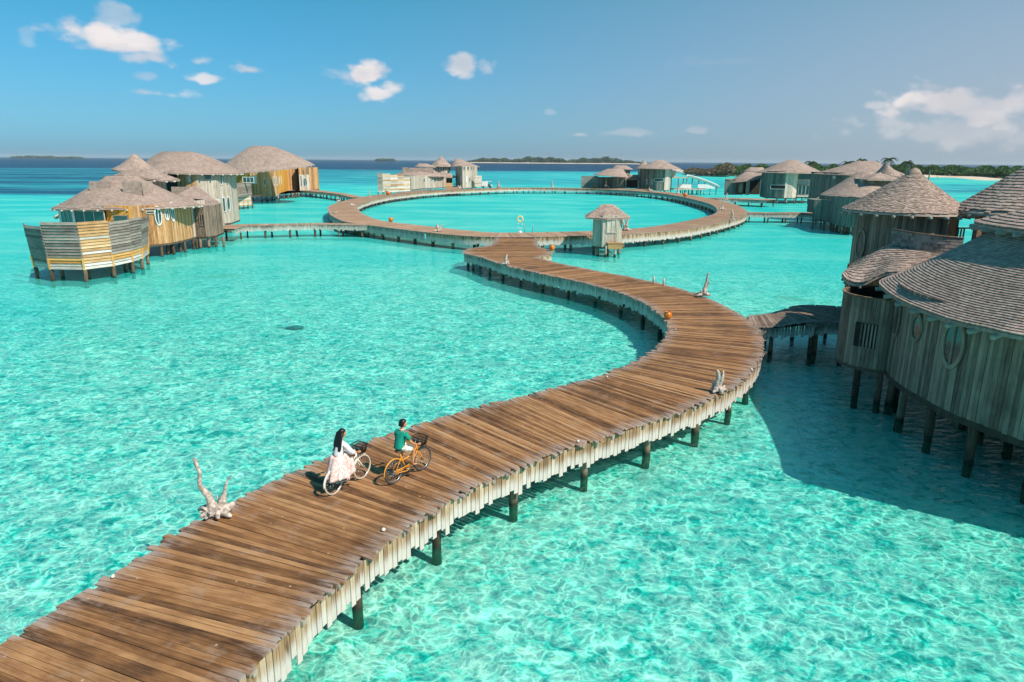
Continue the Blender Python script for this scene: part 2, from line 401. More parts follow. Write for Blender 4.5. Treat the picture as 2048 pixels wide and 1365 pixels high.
def water_material():
    m, w, out = material('water')
    geo = w.n('ShaderNodeNewGeometry'); pos = geo.outputs['Position']; inc = geo.outputs['Incoming']
    deep = w.m('ADD', attr(w, 'deep').outputs['Fac'], 0.0)
    streak = w.noise(w.vm('MULTIPLY', pos, (0.02, 0.09, 1)), 1.0, 5, 0.6).outputs[0]
    deep = w.m('MULTIPLY', deep, w.sm(streak, 0.2, 0.62, 0.55, 1.12))
    deep = w.m('MINIMUM', deep, 1.0)
    # small waves
    n1 = w.noise(w.vm('MULTIPLY', pos, (0.9, 1.5, 1)), 1.3, 4, 0.55, 0.6).outputs[0]
    n2 = w.noise(w.vm('MULTIPLY', pos, (0.6, 1.0, 1)), 5.0, 3, 0.6, 0.5).outputs[0]
    h = w.m('ADD', w.m('MULTIPLY', n1, 0.16), w.m('MULTIPLY', n2, 0.035))
    bump = w.n('ShaderNodeBump', ins={'Strength': 0.95, 'Distance': 1.0, 'Height': h}).outputs[0]
    # painted caustic net in the tint: gain for light travelling along the sun's direction
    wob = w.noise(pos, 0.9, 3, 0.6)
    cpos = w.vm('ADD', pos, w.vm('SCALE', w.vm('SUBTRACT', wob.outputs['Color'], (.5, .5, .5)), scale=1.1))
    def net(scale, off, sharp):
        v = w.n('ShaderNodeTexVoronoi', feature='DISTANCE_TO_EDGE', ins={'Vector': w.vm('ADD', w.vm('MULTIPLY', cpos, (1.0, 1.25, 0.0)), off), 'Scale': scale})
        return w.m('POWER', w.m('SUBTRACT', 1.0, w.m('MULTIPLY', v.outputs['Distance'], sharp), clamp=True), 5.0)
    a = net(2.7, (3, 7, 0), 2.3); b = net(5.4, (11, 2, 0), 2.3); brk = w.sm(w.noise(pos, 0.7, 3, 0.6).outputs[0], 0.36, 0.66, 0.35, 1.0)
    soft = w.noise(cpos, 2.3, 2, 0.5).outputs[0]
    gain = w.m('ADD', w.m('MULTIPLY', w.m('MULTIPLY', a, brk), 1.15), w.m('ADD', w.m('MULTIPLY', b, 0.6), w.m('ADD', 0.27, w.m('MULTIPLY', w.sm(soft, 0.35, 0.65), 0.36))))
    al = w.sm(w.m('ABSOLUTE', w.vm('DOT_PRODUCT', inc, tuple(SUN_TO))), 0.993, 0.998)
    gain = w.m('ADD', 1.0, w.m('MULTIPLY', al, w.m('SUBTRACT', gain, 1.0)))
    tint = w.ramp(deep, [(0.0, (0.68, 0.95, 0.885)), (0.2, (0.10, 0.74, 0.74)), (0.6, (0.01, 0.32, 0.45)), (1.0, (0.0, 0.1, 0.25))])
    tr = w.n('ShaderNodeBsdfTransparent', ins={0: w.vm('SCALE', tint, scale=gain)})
    # light scattered back by the water itself, the more the longer the path
    var = w.noise(w.vm('MULTIPLY', pos, (0.05, 0.12, 1)), 1.0, 5, 0.62).outputs[0]
    body = w.ramp(deep, [(0.0, (0.05, 0.54, 0.46)), (0.08, (0.004, 0.5, 0.47)), (0.22, (0.0, 0.36, 0.42)), (0.45, (0.0, 0.17, 0.25)), (0.7, (0.0, 0.07, 0.14)), (1.0, (0.001, 0.038, 0.1))])
    body = w.mix(w.m('MULTIPLY', w.sm(var, 0.40, 0.66), w.m('SUBTRACT', 0.65, deep, clamp=True)), body, (0.17, 0.68, 0.56))
    di = w.n('ShaderNodeBsdfDiffuse', ins={0: body, 'Normal': bump})
    cz = w.m('ABSOLUTE', w.n('ShaderNodeSeparateXYZ', ins={0: inc}).outputs[2])
    f = w.m('MAXIMUM', w.sm(cz, 0.26, 0.015, 0.035, 1.0), w.m('MULTIPLY', w.m('SUBTRACT', deep, 0.08, clamp=True), 1.8, clamp=True))
    under = w.n('ShaderNodeMixShader', ins={0: f, 1: tr, 2: di})
    gl = w.n('ShaderNodeBsdfGlossy', ins={0: (1, 1, 1), 'Roughness': 0.06, 'Normal': bump})
    fr = w.n('ShaderNodeFresnel', ins={'IOR': 1.33, 'Normal': bump})
    fac = w.m('MINIMUM', w.m('MULTIPLY', fr.outputs[0], 0.4), 0.2)
    w.put(out.inputs[0], w.n('ShaderNodeMixShader', ins={0: fac, 1: under, 2: gl}))
    # sand flat mottled teal to pale, with broad weed patches
    m, w, out = material('sea_bed')
    pos = w.n('ShaderNodeNewGeometry').outputs['Position']
    p1 = w.noise(pos, 0.55, 5, 0.65, 0.6).outputs[0]; p2 = w.noise(pos, 2.6, 4, 0.6, 0.8).outputs[0]
    right = w.sm(w.n('ShaderNodeSeparateXYZ', ins={0: pos}).outputs[0], -3, 5)
    t = w.m('ADD', w.m('MULTIPLY', p1, 0.3), w.m('MULTIPLY', p2, 0.7))
    col = w.ramp(t, [(0.38, (0.0, 0.42, 0.37)), (0.43, (0.16, 0.62, 0.55)), (0.50, (0.48, 0.76, 0.68)), (0.64, (0.86, 0.86, 0.78))])
    col = w.mix(w.sm(w.noise(w.vm('MULTIPLY', pos, (1, 1, 1)), 0.06, 4, 0.6).outputs[0], 0.62, 0.72), col, (0.35, 0.42, 0.28))
    b = w.n('ShaderNodeBump', ins={'Strength': 0.3, 'Distance': 0.1, 'Height': t})
    bs = w.n('ShaderNodeBsdfDiffuse', ins={0: col, 'Normal': b.outputs[0]}); w.put(out.inputs[0], bs)
water_material()
BED = -0.5
tag(sheet('water', 0.0, 'water'), 'clear turquoise lagoon water, darker blue towards the horizon')
tag(sheet('sea_bed', BED, 'sea_bed'), 'pale sandy sea bed seen through the shallow water')
# ---------------------------------------------------------------- boardwalks
S_C = [(-9.79,2.08),(-8.68,4.87),(-7.57,7.66),(-6.46,10.45),(-5.18,13.96),(-3.04,17.52),(-0.12,20.49),(2.82,22.78),(5.38,25.0),(7.43,27.5),(8.99,30.38),(10.08,33.47),(10.51,36.6),(10.36,39.98),(9.7,43.18),(8.55,46.14),(6.84,49.02),(4.62,51.92),(2.4,55.0),(0.8,57.8)]
def normals2(C, closed=False):
    if closed: T = np.roll(C, -1, 0)-np.roll(C, 1, 0)
    else: T = np.gradient(C, axis=0)
    T /= np.linalg.norm(T, axis=1)[:, None]; return np.stack([T[:, 1], -T[:, 0]], 1), T      # to the right of travel
def deck_ribbon(parent, Lp, Rp, zf, pw=0.145, mat='deck', limit=300, jag=0.07, closed=False, name='plank', thick=0.045, shuffle=0.0):
    """crosswise planks between a left and a right edge; zf(k) gives the deck height"""
    n = len(Lp); K = n if closed else n-1; P = []
    C = (Lp+Rp)/2
    for i in range(K):
        j = (i+1) % n
        l0, r0, l1, r1 = Lp[i], Rp[i], Lp[j], Rp[j]
        d = (r0-l0)/np.linalg.norm(r0-l0)
        eL, eR = rng.normal(0, jag), rng.normal(0, jag)
        if random.random() < 0.04: eR += 0.12
        z0, z1 = zf(i), zf(i+1); dz = rng.normal(0, 0.004); g = 0.035
        a0 = l0+(l1-l0)*g-d*(.05+eL); b0 = r0+(r1-r0)*g+d*(.05+eR)
        a1 = l0+(l1-l0)*(1-g)-d*(.05+eL); b1 = r0+(r1-r0)*(1-g)+d*(.05+eR)
        t0 = dz; t1 = dz+rng.normal(0, .003)
        P.append([(*a0, z0-thick+t0), (*b0, z0-thick+t1), (*a1, z1-thick+t0), (*b1, z1-thick+t1),
                  (*a0, z0+t0), (*b0, z0+t1), (*a1, z1+t0), (*b1, z1+t1)])
    emit(parent, name, P, mat, limit)
def skirt(parent, E, out_dir, zf, h=0.72, mat='skirt', limit=300, bw=0.165, closed=False, name='skirt_board', flare=0.0, jag=0.06):
    """vertical boards hung along an edge; E dense polyline (m,2), out_dir (m,2) unit outward"""
    d = np.r_[0, np.cumsum(np.linalg.norm(np.diff(np.vstack([E, E[:1]]) if closed else E, axis=0), axis=1))]
    E2 = np.vstack([E, E[:1]]) if closed else E; O2 = np.vstack([out_dir, out_dir[:1]]) if closed else out_dir
    ks = np.arange(0, d[-1]-bw, bw); P = []
    f = lambda s: (np.array([np.interp(s, d, E2[:, 0]), np.interp(s, d, E2[:, 1])]), np.array([np.interp(s, d, O2[:, 0]), np.interp(s, d, O2[:, 1])]), zf(s/d[-1]))
    for s in ks:
        a, oa, za = f(s+.009); b, ob, zb = f(s+bw-.009)
        pr_ = rng.uniform(0, .018); t = .026
        hh = h+rng.normal(0, jag)+(0.07 if random.random() < .25 else 0); top = -0.05-abs(rng.normal(0, .012))
        zt = (za+zb)/2+top; zb_ = zt-hh
        i0 = a-oa*t+oa*pr_; i1 = b-ob*t+ob*pr_; o0 = a+oa*pr_; o1 = b+ob*pr_; fl = flare*hh
        P.append([(*i0, zt), (*(i0+oa*fl), zb_), (*i1, zt), (*(i1+ob*fl), zb_), (*o0, zt), (*(o0+oa*fl), zb_), (*o1, zt), (*(o1+ob*fl), zb_)])
    emit(parent, name, P, mat, limit)
def post(parent, x, y, ztop, r=0.13, mat='pile', zb=BED, name='post', n=10):
    k = 5; pts = [(x+rng.normal(0, .01), y+rng.normal(0, .01), zb+(ztop-zb)*i/(k-1)) for i in range(k)]
    return tube(parent, name, pts, [r*rng.uniform(.9, 1.08) for _ in pts], mat, n)
def posts_along(parent, E, inw, zf, every=2.9, inset=0.32, r=0.13, start=1.0, mat='pile', brace=True, closed=False):
    d = np.r_[0, np.cumsum(np.linalg.norm(np.diff(E, axis=0), axis=1))]
    k = 0
    for s in np.arange(start, d[-1]-.3, every):
        p = np.array([np.interp(s, d, E[:, 0]), np.interp(s, d, E[:, 1])]); q = np.array([np.interp(s, d, inw[:, 0]), np.interp(s, d, inw[:, 1])])
        z = zf(s/d[-1]); c = p+q*inset
        post(parent, c[0], c[1], z-.16, r*rng.uniform(.85, 1.15), mat)
        if brace and k % 2 == 0:
            e = c+q*1.05
            piece(parent, 'brace', [bar((*c, 0.25), (*e, z-.25), .1, .08)], 'beam')
        k += 1
def beams(parent, C, N, hw, zf, mat='beam'):
    """stringers under the planks plus cross bearers"""
    n = len(C); P = []
    for o in (-hw+.3, 0, hw-.3):
        for i in range(0, n-6, 6):
            a = C[i]+N[i]*o; b = C[min(i+6, n-1)]+N[min(i+6, n-1)]*o; za, zb = zf(i)-.15, zf(i+6)-.15
            P.append(bar((*a, za), (*b, zb), .1, .18))
    piece(parent, 'stringer', P, mat)
    P = []
    for i in range(3, n, 20): P.append(bar((*(C[i]-N[i]*(hw-.2)), zf(i)-.3), (*(C[i]+N[i]*(hw-.2)), zf(i)-.3), .14, .14))
    if P: piece(parent, 'bearer', P, mat)

# the S-shaped boardwalk in front, ending in a round platform
jetty = empty('boardwalk', (S_C[4][0], S_C[4][1], 1.35), label='wide S-shaped plank boardwalk winding over the water, two cyclists on it', cat='boardwalk')
C = spline(S_C, n=600); L_ = np.sum(np.linalg.norm(np.diff(C, axis=0), axis=1)); C = spline(S_C, n=int(L_/0.145))
N, T = normals2(C)
zS = lambda i: 1.35+0.15*min(max((i-300)/250, 0), 1)
Lp = C-N*2.22; Rp = C+N*2.22
PLAT = [((-2.39,59.62),(1.82,60.51)),((-3.34,61.2),(2.5,61.0)),((-4.2,62.3),(3.3,62.3)),((-4.48,64.3),(3.6,64.6)),((-3.89,66.3),(3.0,66.3)),((-2.2,68.4),(2.42,68.3)),((-1.84,71.9),(2.45,71.8)),((-1.6,75.2),(2.54,74.9))]
PL = spline([p[0] for p in PLAT], n=104); PR = spline([p[1] for p in PLAT], n=104)
# match the fan of planks where the walk meets the platform
nf = len(C)
LL = np.vstack([Lp, PL[1:]]); RR = np.vstack([Rp, PR[1:]])
deck_ribbon(jetty, LL, RR, zS)
nn = len(LL)
def sk(E, side, z01, **k):
    n_, _ = normals2(E); skirt(jetty, E, n_*side, z01, **k)
zfull = lambda t: zS(t*nn)
# right (sunlit) skirt near, split where the ramp joins
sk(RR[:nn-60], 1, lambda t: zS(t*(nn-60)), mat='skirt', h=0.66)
sk(LL[:nn-50], -1, lambda t: zS(t*(nn-50)), mat='skirt_grey', h=0.7)  # greyer boards carry painted shade on the side away from the sun
posts_along(jetty, RR[:nn-50], -normals2(RR[:nn-50])[0], zfull, start=1.2)
posts_along(jetty, LL[:nn-50], normals2(LL[:nn-50])[0], zfull, start=2.0)
beams(jetty, (LL+RR)/2, normals2((LL+RR)/2)[0], 2.2, zS)
# bearer ends that peep out under the plank tips on the sunny side
nr, _ = normals2(Rp); P = []
for i in range(9, len(Rp)-20, 9): P.append(box((*(Rp[i]+nr[i]*.02), zS(i)-.10), (*(nr[i]*.05), 0), (nr[i][1]*.05, -nr[i][0]*.05, 0), (0, 0, .05)))
piece(jetty, 'bearer_end', P, 'fence_grey')

# the oval boardwalk
OUT = [(656,415),(660,428),(674,437),(694,445),(732,450),(775,455),(820,461),(865,466),(910,471),(954,474),(995,475),(1040,475),(1080,473.5),(1127,473),(1183,471.5),(1244,470),(1291,467),(1338,463),(1385,457),(1431,448),(1467,439),(1488,432),(1495,426),(1492,421),(1478,412),(1455,405),(1408,395),(1361,387.5),(1314,383),(1267,380),(1197,377.3),(1127,376),(1080,375.5),(1022,375.5),(963,377),(910,379),(865,381),(820,383.5),(775,388),(746,391),(719,395.5),(696,400),(678,405),(662,410)]
O = spline([at(x, y, 1.6)[:2] for x, y in OUT], n=1200, closed=True)
for _ in range(160): O = (np.roll(O, 1, 0)+2*O+np.roll(O, -1, 0))/4
No, _ = normals2(O, True)
cen = O.mean(0); 
if np.sum(No[0]*(cen-O[0])) < 0: No = -No           # inward
for _ in range(60): No = (np.roll(No, 1, 0)+2*No+np.roll(No, -1, 0))/4
No /= np.linalg.norm(No, axis=1)[:, None]
I_ = O+No*4.7
loopC = (O+I_)/2; Lc = np.sum(np.linalg.norm(np.diff(loopC, axis=0), axis=1)); nP = int(Lc/0.15)
O = resample(O, n=nP+1, closed=True); I_ = O+resample(No, n=nP+1, closed=True)*0
No2, _ = normals2(O, True)
if np.sum(No2[0]*(cen-O[0])) < 0: No2 = -No2
for _ in range(80): No2 = (np.roll(No2, 1, 0)+2*No2+np.roll(No2, -1, 0))/4
No2 /= np.linalg.norm(No2, axis=1)[:, None]; I_ = O+No2*4.7
loop = empty('oval_boardwalk', (*cen, 1.6), label='large oval plank boardwalk ringing a pool of lagoon water', cat='boardwalk')
zL = lambda i: 1.6
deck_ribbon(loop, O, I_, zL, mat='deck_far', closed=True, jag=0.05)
# keep the outer skirt open where the S-walk arrives
xo = O; keep = ~((O[:, 0] > -1.6) & (O[:, 0] < 2.4) & (O[:, 1] < 80))
k0 = int(np.argmax(~keep)); 
def roll_from_gap(E, Nn, keep):
    idx = np.where(~keep)[0]; g0, g1 = idx.min(), idx.max()
    if g1-g0 > len(E)/2:      # gap wraps
        g0, g1 = idx[idx > len(E)/2].min(), idx[idx < len(E)/2].max()
    order = [(g1+k) % len(E) for k in range((g0-g1) % len(E)+1)]
    return E[order], Nn[order]
Eo, En = roll_from_gap(O, -No2, keep)
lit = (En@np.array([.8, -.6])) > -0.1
# split into sunlit and shaded stretches; the greyer skirt paints shade on those turned from the sun
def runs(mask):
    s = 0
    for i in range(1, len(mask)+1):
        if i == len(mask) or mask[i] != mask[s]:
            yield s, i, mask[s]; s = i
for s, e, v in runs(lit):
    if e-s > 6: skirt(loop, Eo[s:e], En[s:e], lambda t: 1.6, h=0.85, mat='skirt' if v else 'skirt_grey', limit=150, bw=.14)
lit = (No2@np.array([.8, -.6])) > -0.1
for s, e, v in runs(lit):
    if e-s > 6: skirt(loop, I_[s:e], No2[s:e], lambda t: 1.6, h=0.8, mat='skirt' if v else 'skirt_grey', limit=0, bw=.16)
posts_along(loop, Eo, -En, lambda t: 1.6, every=3.3, r=.15, brace=True)
posts_along(loop, I_, -No2, lambda t: 1.6, every=3.6, r=.15, brace=True)
loopC = (O+I_)/2
beams(loop, loopC, No2, 2.3, zL)

def walkway(label, Cpts, hw, zs, mat='deck_far', smat='skirt_grey', n=None, limit=300, h=.6, both=True, every=3.0, pw=.15, name='walkway', pm='pile', cat='walkway', curved=True):
    Cp = np.array(Cpts, float)
    if Cp.shape[1] == 2: Cp = np.c_[Cp, np.full(len(Cp), zs if not hasattr(zs, '__len__') else 0)]
    if hasattr(zs, '__len__'): Cp[:, 2] = zs
    D = spline(Cp, n=500) if curved else resample(Cp, n=500); L = np.sum(np.linalg.norm(np.diff(D[:, :2], axis=0), axis=1)); D = spline(Cp, n=max(3, int(L/pw))) if curved else resample(Cp, n=max(3, int(L/pw)))
    E2 = D[:, :2]; Nn, _ = normals2(E2); root = empty(name, tuple(D[0]), label=label, cat=cat)
    HW = np.interp(np.linspace(0, 1, len(D)), np.linspace(0, 1, len(hw)), hw)[:, None] if hasattr(hw, '__len__') else hw
    zf = lambda i: D[min(i, len(D)-1), 2]; z1 = lambda t: float(np.interp(t, np.linspace(0, 1, len(D)), D[:, 2]))
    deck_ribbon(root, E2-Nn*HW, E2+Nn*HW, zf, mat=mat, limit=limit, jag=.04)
    for sgn in (-1, 1):
        skirt(root, E2+Nn*HW*sgn, Nn*sgn, z1, h=h, mat=smat if not isinstance(smat, tuple) else smat[(sgn+1)//2], limit=limit//2, bw=.14)
        posts_along(root, E2+Nn*HW*sgn, -Nn*sgn, z1, every=every, r=.12, inset=.25, mat=pm, brace=False)
    beams(root, E2, Nn, float(np.min(HW)), zf)
    return root
def A(px, py, z): return at(px, py, z)
w1 = walkway('narrow plank walkway from the oval boardwalk to the near left villa', [A(742,449,1.6)[:2], A(640,447.5,1.6)[:2], A(560,449,1.6)[:2], A(478,450.5,1.6)[:2], A(440,457,1.6)[:2]], [1.0,1.0,1.0,1.1,1.8], 1.58, smat=('skirt_grey', 'skirt'))
w2 = walkway('narrow plank walkway leading to the orange-walled left villa', [A(716,395,1.6)[:2], A(680,387.5,1.6)[:2], A(640,383,1.6)[:2], A(600,379.5,1.6)[:2], A(560,381,1.6)[:2]], [1.2,1.2,1.3,2.2,3.0], 1.6)
w3 = walkway('straight narrow walkway joining the oval boardwalk to the villa with dark lower walls', [A(1484,425,1.6)[:2], A(1560,426,1.6)[:2], A(1600,425.5,1.6)[:2], A(1660,427,1.6)[:2]], 1.3, 1.58)
w4 = walkway('plank terrace and walkway before the villa with white porch doors', [A(1425,397,1.6)[:2], A(1460,397,1.6)[:2], A(1500,398,1.6)[:2], A(1545,400,1.6)[:2]], [2.2,3,3,2.5], 1.58)
w5 = walkway('arched grey ramp from the boardwalk bend to the near right villa', [(*A(1500,645,1.3)[:2],1.33), (*A(1545,640,1.5)[:2],1.52), (*A(1590,634,1.7)[:2],1.72), (*A(1625,631,1.75)[:2],1.78), (*A(1658,629,1.75)[:2],1.76), (*A(1705,640,1.7)[:2],1.66)], [1.5,1.5,1.5,1.7,2.7,3.0], [1.33,1.52,1.78,1.78,1.76,1.66], mat='ramp', smat=('skirt_grey', 'skirt_grey'), h=.5, every=2.3)
w6 = walkway('short plank bridge from the oval boardwalk to the pale villa with four upstairs windows', [A(905,380,1.6)[:2], A(908,376,1.6)[:2], A(912,372.5,1.6)[:2]], 2.2, 1.62)
w7 = walkway('plank terrace in front of the villa with the water slide', [A(1195,377.5,1.6)[:2], A(1240,378,1.6)[:2], A(1290,379.5,1.6)[:2]], 3.0, 1.62)
# ---------------------------------------------------------------- building blocks for the villas
def ell(cx, cy, rx, ry, z, rot=0.0, n=72, p=2.0, dz=None, dr=None):
    out = []
    for k in range(n):
        a = 2*math.pi*k/n; c, s = math.cos(a), math.sin(a)
        q = (abs(c)**p+abs(s)**p)**(-1/p); r = dr(a) if dr else 1.0
        x, y = rx*c*q*r, ry*s*q*r; cr, sr = math.cos(rot), math.sin(rot)
        out.append((cx+x*cr-y*sr, cy+x*sr+y*cr, z+(dz(a) if dz else 0)))
    return np.array(out)
def ridge(cx, cy, half, z, rot=0.0, n=72, w=0.25, p=2.0):
    return ell(cx, cy, max(half, .02)+.02, w, z, rot, n, p)
def roof(parent, E, Rg, g=lambda s: s, courses=18, sw=0.3, mat='shingle_far', closed=True, limit=0, lift=.022, name='roof', rafters=0, rmat='rafter_white', bulge=None, jag=.03, thv=.12):
    """shingled roof lofted from an eave line E to a ridge line Rg"""
    E, Rg = np.asarray(E, float), np.asarray(Rg, float); n = len(E)
    if len(Rg) != n:
        q = np.linspace(0, len(Rg) if closed else len(Rg)-1, n, endpoint=not closed); Rw = np.vstack([Rg, Rg[:1]])
        Rg = np.stack([np.interp(q, np.arange(len(Rw)), Rw[:, k]) for k in range(3)], 1)
    if closed: E2, R2 = np.vstack([E, E[:1]]), np.vstack([Rg, Rg[:1]])
    else: E2, R2 = E, Rg
    d = np.r_[0, np.cumsum(np.linalg.norm(np.diff(E2, axis=0), axis=1))]; d /= d[-1]
    def S(u, s):
        u = np.asarray(u) % 1.0 if closed else np.clip(np.asarray(u), 0, 1)
        e = np.stack([np.interp(u, d, E2[:, k]) for k in range(3)], -1); r = np.stack([np.interp(u, d, R2[:, k]) for k in range(3)], -1)
        s = np.broadcast_to(np.asarray(s, float), u.shape); q = e+(r-e)*s[..., None]
        q[..., 2] = e[..., 2]+(r[..., 2]-e[..., 2])*g(s)
        return q
    def Nrm(u, s):
        e = 0.004; a = S(u+e, s)-S(u-e, s); b = S(u, np.minimum(np.asarray(s)+.02, 1))-S(u, np.maximum(np.asarray(s)-.02, 0))
        k = np.cross(a, b); k /= np.linalg.norm(k, axis=-1, keepdims=True)+1e-9; k[k[..., 2] < 0] *= -1; return k
    rt = empty(name, (0, 0, 0)) if parent is None else None
    # boarding under the shingles
    nu, ns = len(E2), 9; us = np.linspace(0, 1, nu); V = []; Fc = []
    for j, s in enumerate(np.linspace(0, 1, ns)):
        q = S(us*.99999, s)-Nrm(us, s)*.03; V += list(q)
    lo = S(us*.99999, 0.0)-np.array([0, 0, .13]); lo2 = S(us*.99999, .22)-np.array([0, 0, .16]); o1 = len(V); V += list(lo); o2 = len(V); V += list(lo2)
    for i in range(nu-1):
        for j in range(ns-1): Fc.append((j*nu+i, j*nu+i+1, (j+1)*nu+i+1, (j+1)*nu+i))
        Fc.append((o1+i, o1+i+1, i+1, i)); Fc.append((o2+i, o2+i+1, o1+i+1, o1+i))
    body = mesh(name, V, Fc, mat, parent)
    # shingles, course by course
    P = []
    Lu = np.linalg.norm(R2.mean(0)-E2, axis=1).mean()
    for c in range(courses):
        s0 = c/courses; s1 = min(1.0, (c+1.35)/courses)
        ring = S(np.linspace(0, .99999, 90), s0); circ = np.sum(np.linalg.norm(np.diff(ring, axis=0), axis=1)); k = max(6, int(circ/sw))
        off = rng.random(); j_ = rng.uniform(-.15, .15, k+1)/k; u0 = (np.arange(k)+off*closed)/k; u1 = u0+1/k
        u0 = u0+j_[:-1]*.8; u1 = u1+j_[1:]*.8
        if not closed: u0[0] = 0; u1[-1] = 1
        gp = .0; s0v = s0+rng.normal(0, jag, k)*(1/courses)*3
        s0v = np.maximum(s0v, 0 if c else -.004)
        a, b, c2, d2 = S(u0+gp, s0v), S(u0, np.full(k, s1)), S(u1-gp, s0v), S(u1, np.full(k, s1))
        nn_ = Nrm((u0+u1)/2, np.full(k, s0+.01)); th = lift*rng.uniform(1-thv, 1+thv, (k, 1))
        P.append(np.stack([a, b, c2, d2, a+nn_*th, b+nn_*.004, c2+nn_*th, d2+nn_*.004], 1))
    P = np.concatenate(P)
    emit(parent, 'shingle', P, mat, limit)
    if rafters:
        for k in range(rafters):
            u = (k+.5)/rafters; e = S(np.array([u]), 0.0)[0]; r = S(np.array([u]), .35)[0]
            dd = r-e; dd[2] = 0; L = np.linalg.norm(dd); dd /= L
            a = e-dd*.14-np.array([0, 0, .2]); b = e+dd*min(1.0, L)+np.array([0, 0, -.16+.25*(S(np.array([u]), .15)[0][2]-e[2])])
            tube(parent, 'rafter', [a, b], .085, rmat, 7)
    return body
def wall(parent, pts, z0, z1, mat='wall_grey', bw=.15, closed=False, limit=0, name='wall', board='wall_board', lean=0.0, back=True, cam=False):
    """boarded wall on a plan line, z0/z1 numbers or per-point lists"""
    pts = np.asarray(pts, float)[:, :2]; m = len(pts)
    Z0 = np.full(m, z0) if not hasattr(z0, '__len__') else np.array(z0, float); Z1 = np.full(m, z1) if not hasattr(z1, '__len__') else np.array(z1, float)
    Q = np.c_[pts, Z0, Z1]
    if closed: Q = np.vstack([Q, Q[:1]])
    d = np.r_[0, np.cumsum(np.linalg.norm(np.diff(Q[:, :2], axis=0), axis=1))]
    f = lambda s: np.array([np.interp(s, d, Q[:, k]) for k in range(4)])
    ctr = Q[:, :2].mean(0); k = max(1, int(round(d[-1]/bw))); P = []
    area = 0.5*np.sum(Q[:-1, 0]*Q[1:, 1]-Q[1:, 0]*Q[:-1, 1]); sg = 1 if area >= 0 else -1     # outward = right of travel for ccw
    if not closed:
        e_ = Q[-1, :2]-Q[0, :2]; cl_ = np.vstack([Q[:, :2], Q[:1, :2]]); ar = 0.5*np.sum(cl_[:-1, 0]*cl_[1:, 1]-cl_[1:, 0]*cl_[:-1, 1])
        sg = (1 if ar >= 0 else -1) if (not cam and abs(ar) > .03*np.sum(np.linalg.norm(np.diff(Q[:, :2], axis=0), axis=1))**2) else (1 if np.dot((e_[1], -e_[0]), -ctr) > 0 else -1)
    for i in range(k):
        a, b = f(d[-1]*i/k), f(d[-1]*(i+1)/k); t = b[:2]-a[:2]; L = np.linalg.norm(t)
        if L < 1e-6: continue
        t /= L; nrm = np.array([t[1], -t[0]])*sg
        pr_ = rng.uniform(0, .02); g = .006; th = .035
        a0 = a[:2]+t*g+nrm*pr_; b0 = b[:2]-t*g+nrm*pr_; ai = a0-nrm*th; bi = b0-nrm*th
        ln = nrm*lean; za0, za1, zb0, zb1 = a[2]+rng.normal(0, .012), a[3], b[2]+0, b[3]; zb0 = b[2]+(za0-a[2])
        P.append([(*ai, za0), (*(ai+ln), za1), (*bi, zb0), (*(bi+ln), zb1), (*a0, za0), (*(a0+ln), za1), (*b0, zb0), (*(b0+ln), zb1)])
    if back:
        V, Fc = [], []; kk = max(2, int(d[-1]/.6))
        for i in range(kk+1):
            a = f(d[-1]*i/kk); b = f(min(d[-1]*i/kk+.01, d[-1])); c = f(max(d[-1]*i/kk-.01, 0)); t = b[:2]-c[:2]; t /= np.linalg.norm(t)+1e-9; nrm = np.array([t[1], -t[0]])*sg
            q = a[:2]-nrm*.05; V += [(*q, a[2]+.03), (*(q+nrm*lean), a[3]-.03)]
        for i in range(kk): Fc.append((2*i, 2*i+2, 2*i+3, 2*i+1))
        mesh(name, V, Fc, 'interior', parent)
    emit(parent, board, P, mat, limit)
def slats(parent, a, b, z0, z1, top_out=(0, 0), mats=('fence_grey',), bh=.2, lap=.02, limit=300, name='slat', t=.04):
    """a panel of horizontal boards from plan point a to b; returns nothing"""
    a, b = np.array(a, float), np.array(b, float); k = max(1, int(round((z1-z0)/bh))); d = (b-a)/np.linalg.norm(b-a); nrm = np.array([d[1], -d[0]])
    if nrm@(-a) < 0: nrm = -nrm
    to = np.array(top_out, float); by = {}; ta, tb = (to[0], to[1]) if to.ndim == 2 else (to, to)
    for i in range(k):
        za, zb = z0+(z1-z0)*i/k, z0+(z1-z0)*(i+1)/k-.022; f0, f1 = i/k, (i+1)/k
        oa = ta*f0+nrm*lap*1.6; ob = ta*f1; pa_ = tb*f0+nrm*lap*1.6; pb_ = tb*f1
        e = rng.uniform(-.04, .04, 2); A0, B0 = a-d*e[0], b+d*e[1]
        if callable(mats): mm = mats(f0)
        else: mm = mats[i % len(mats)]
        by.setdefault(mm, []).append([(*(A0+oa-nrm*t), za), (*(B0+pa_-nrm*t), za), (*(A0+ob-nrm*t), zb), (*(B0+pb_-nrm*t), zb), (*(A0+oa), za), (*(B0+pa_), za), (*(A0+ob), zb), (*(B0+pb_), zb)])
    for mm, P in by.items(): emit(parent, name, P, mm, limit)
def floor(parent, pts, z, t=.25, mat='beam', name='floor', hole=False):
    pts = np.asarray(pts, float)[:, :2]; n = len(pts)
    V = [(*p, z) for p in pts]+[(*p, z-t) for p in pts]
    Fc = [tuple(range(n)), tuple(range(2*n-1, n-1, -1))]+[(i, (i+1) % n, n+(i+1) % n, n+i) for i in range(n)]
    return mesh(name, V, Fc, mat, parent)
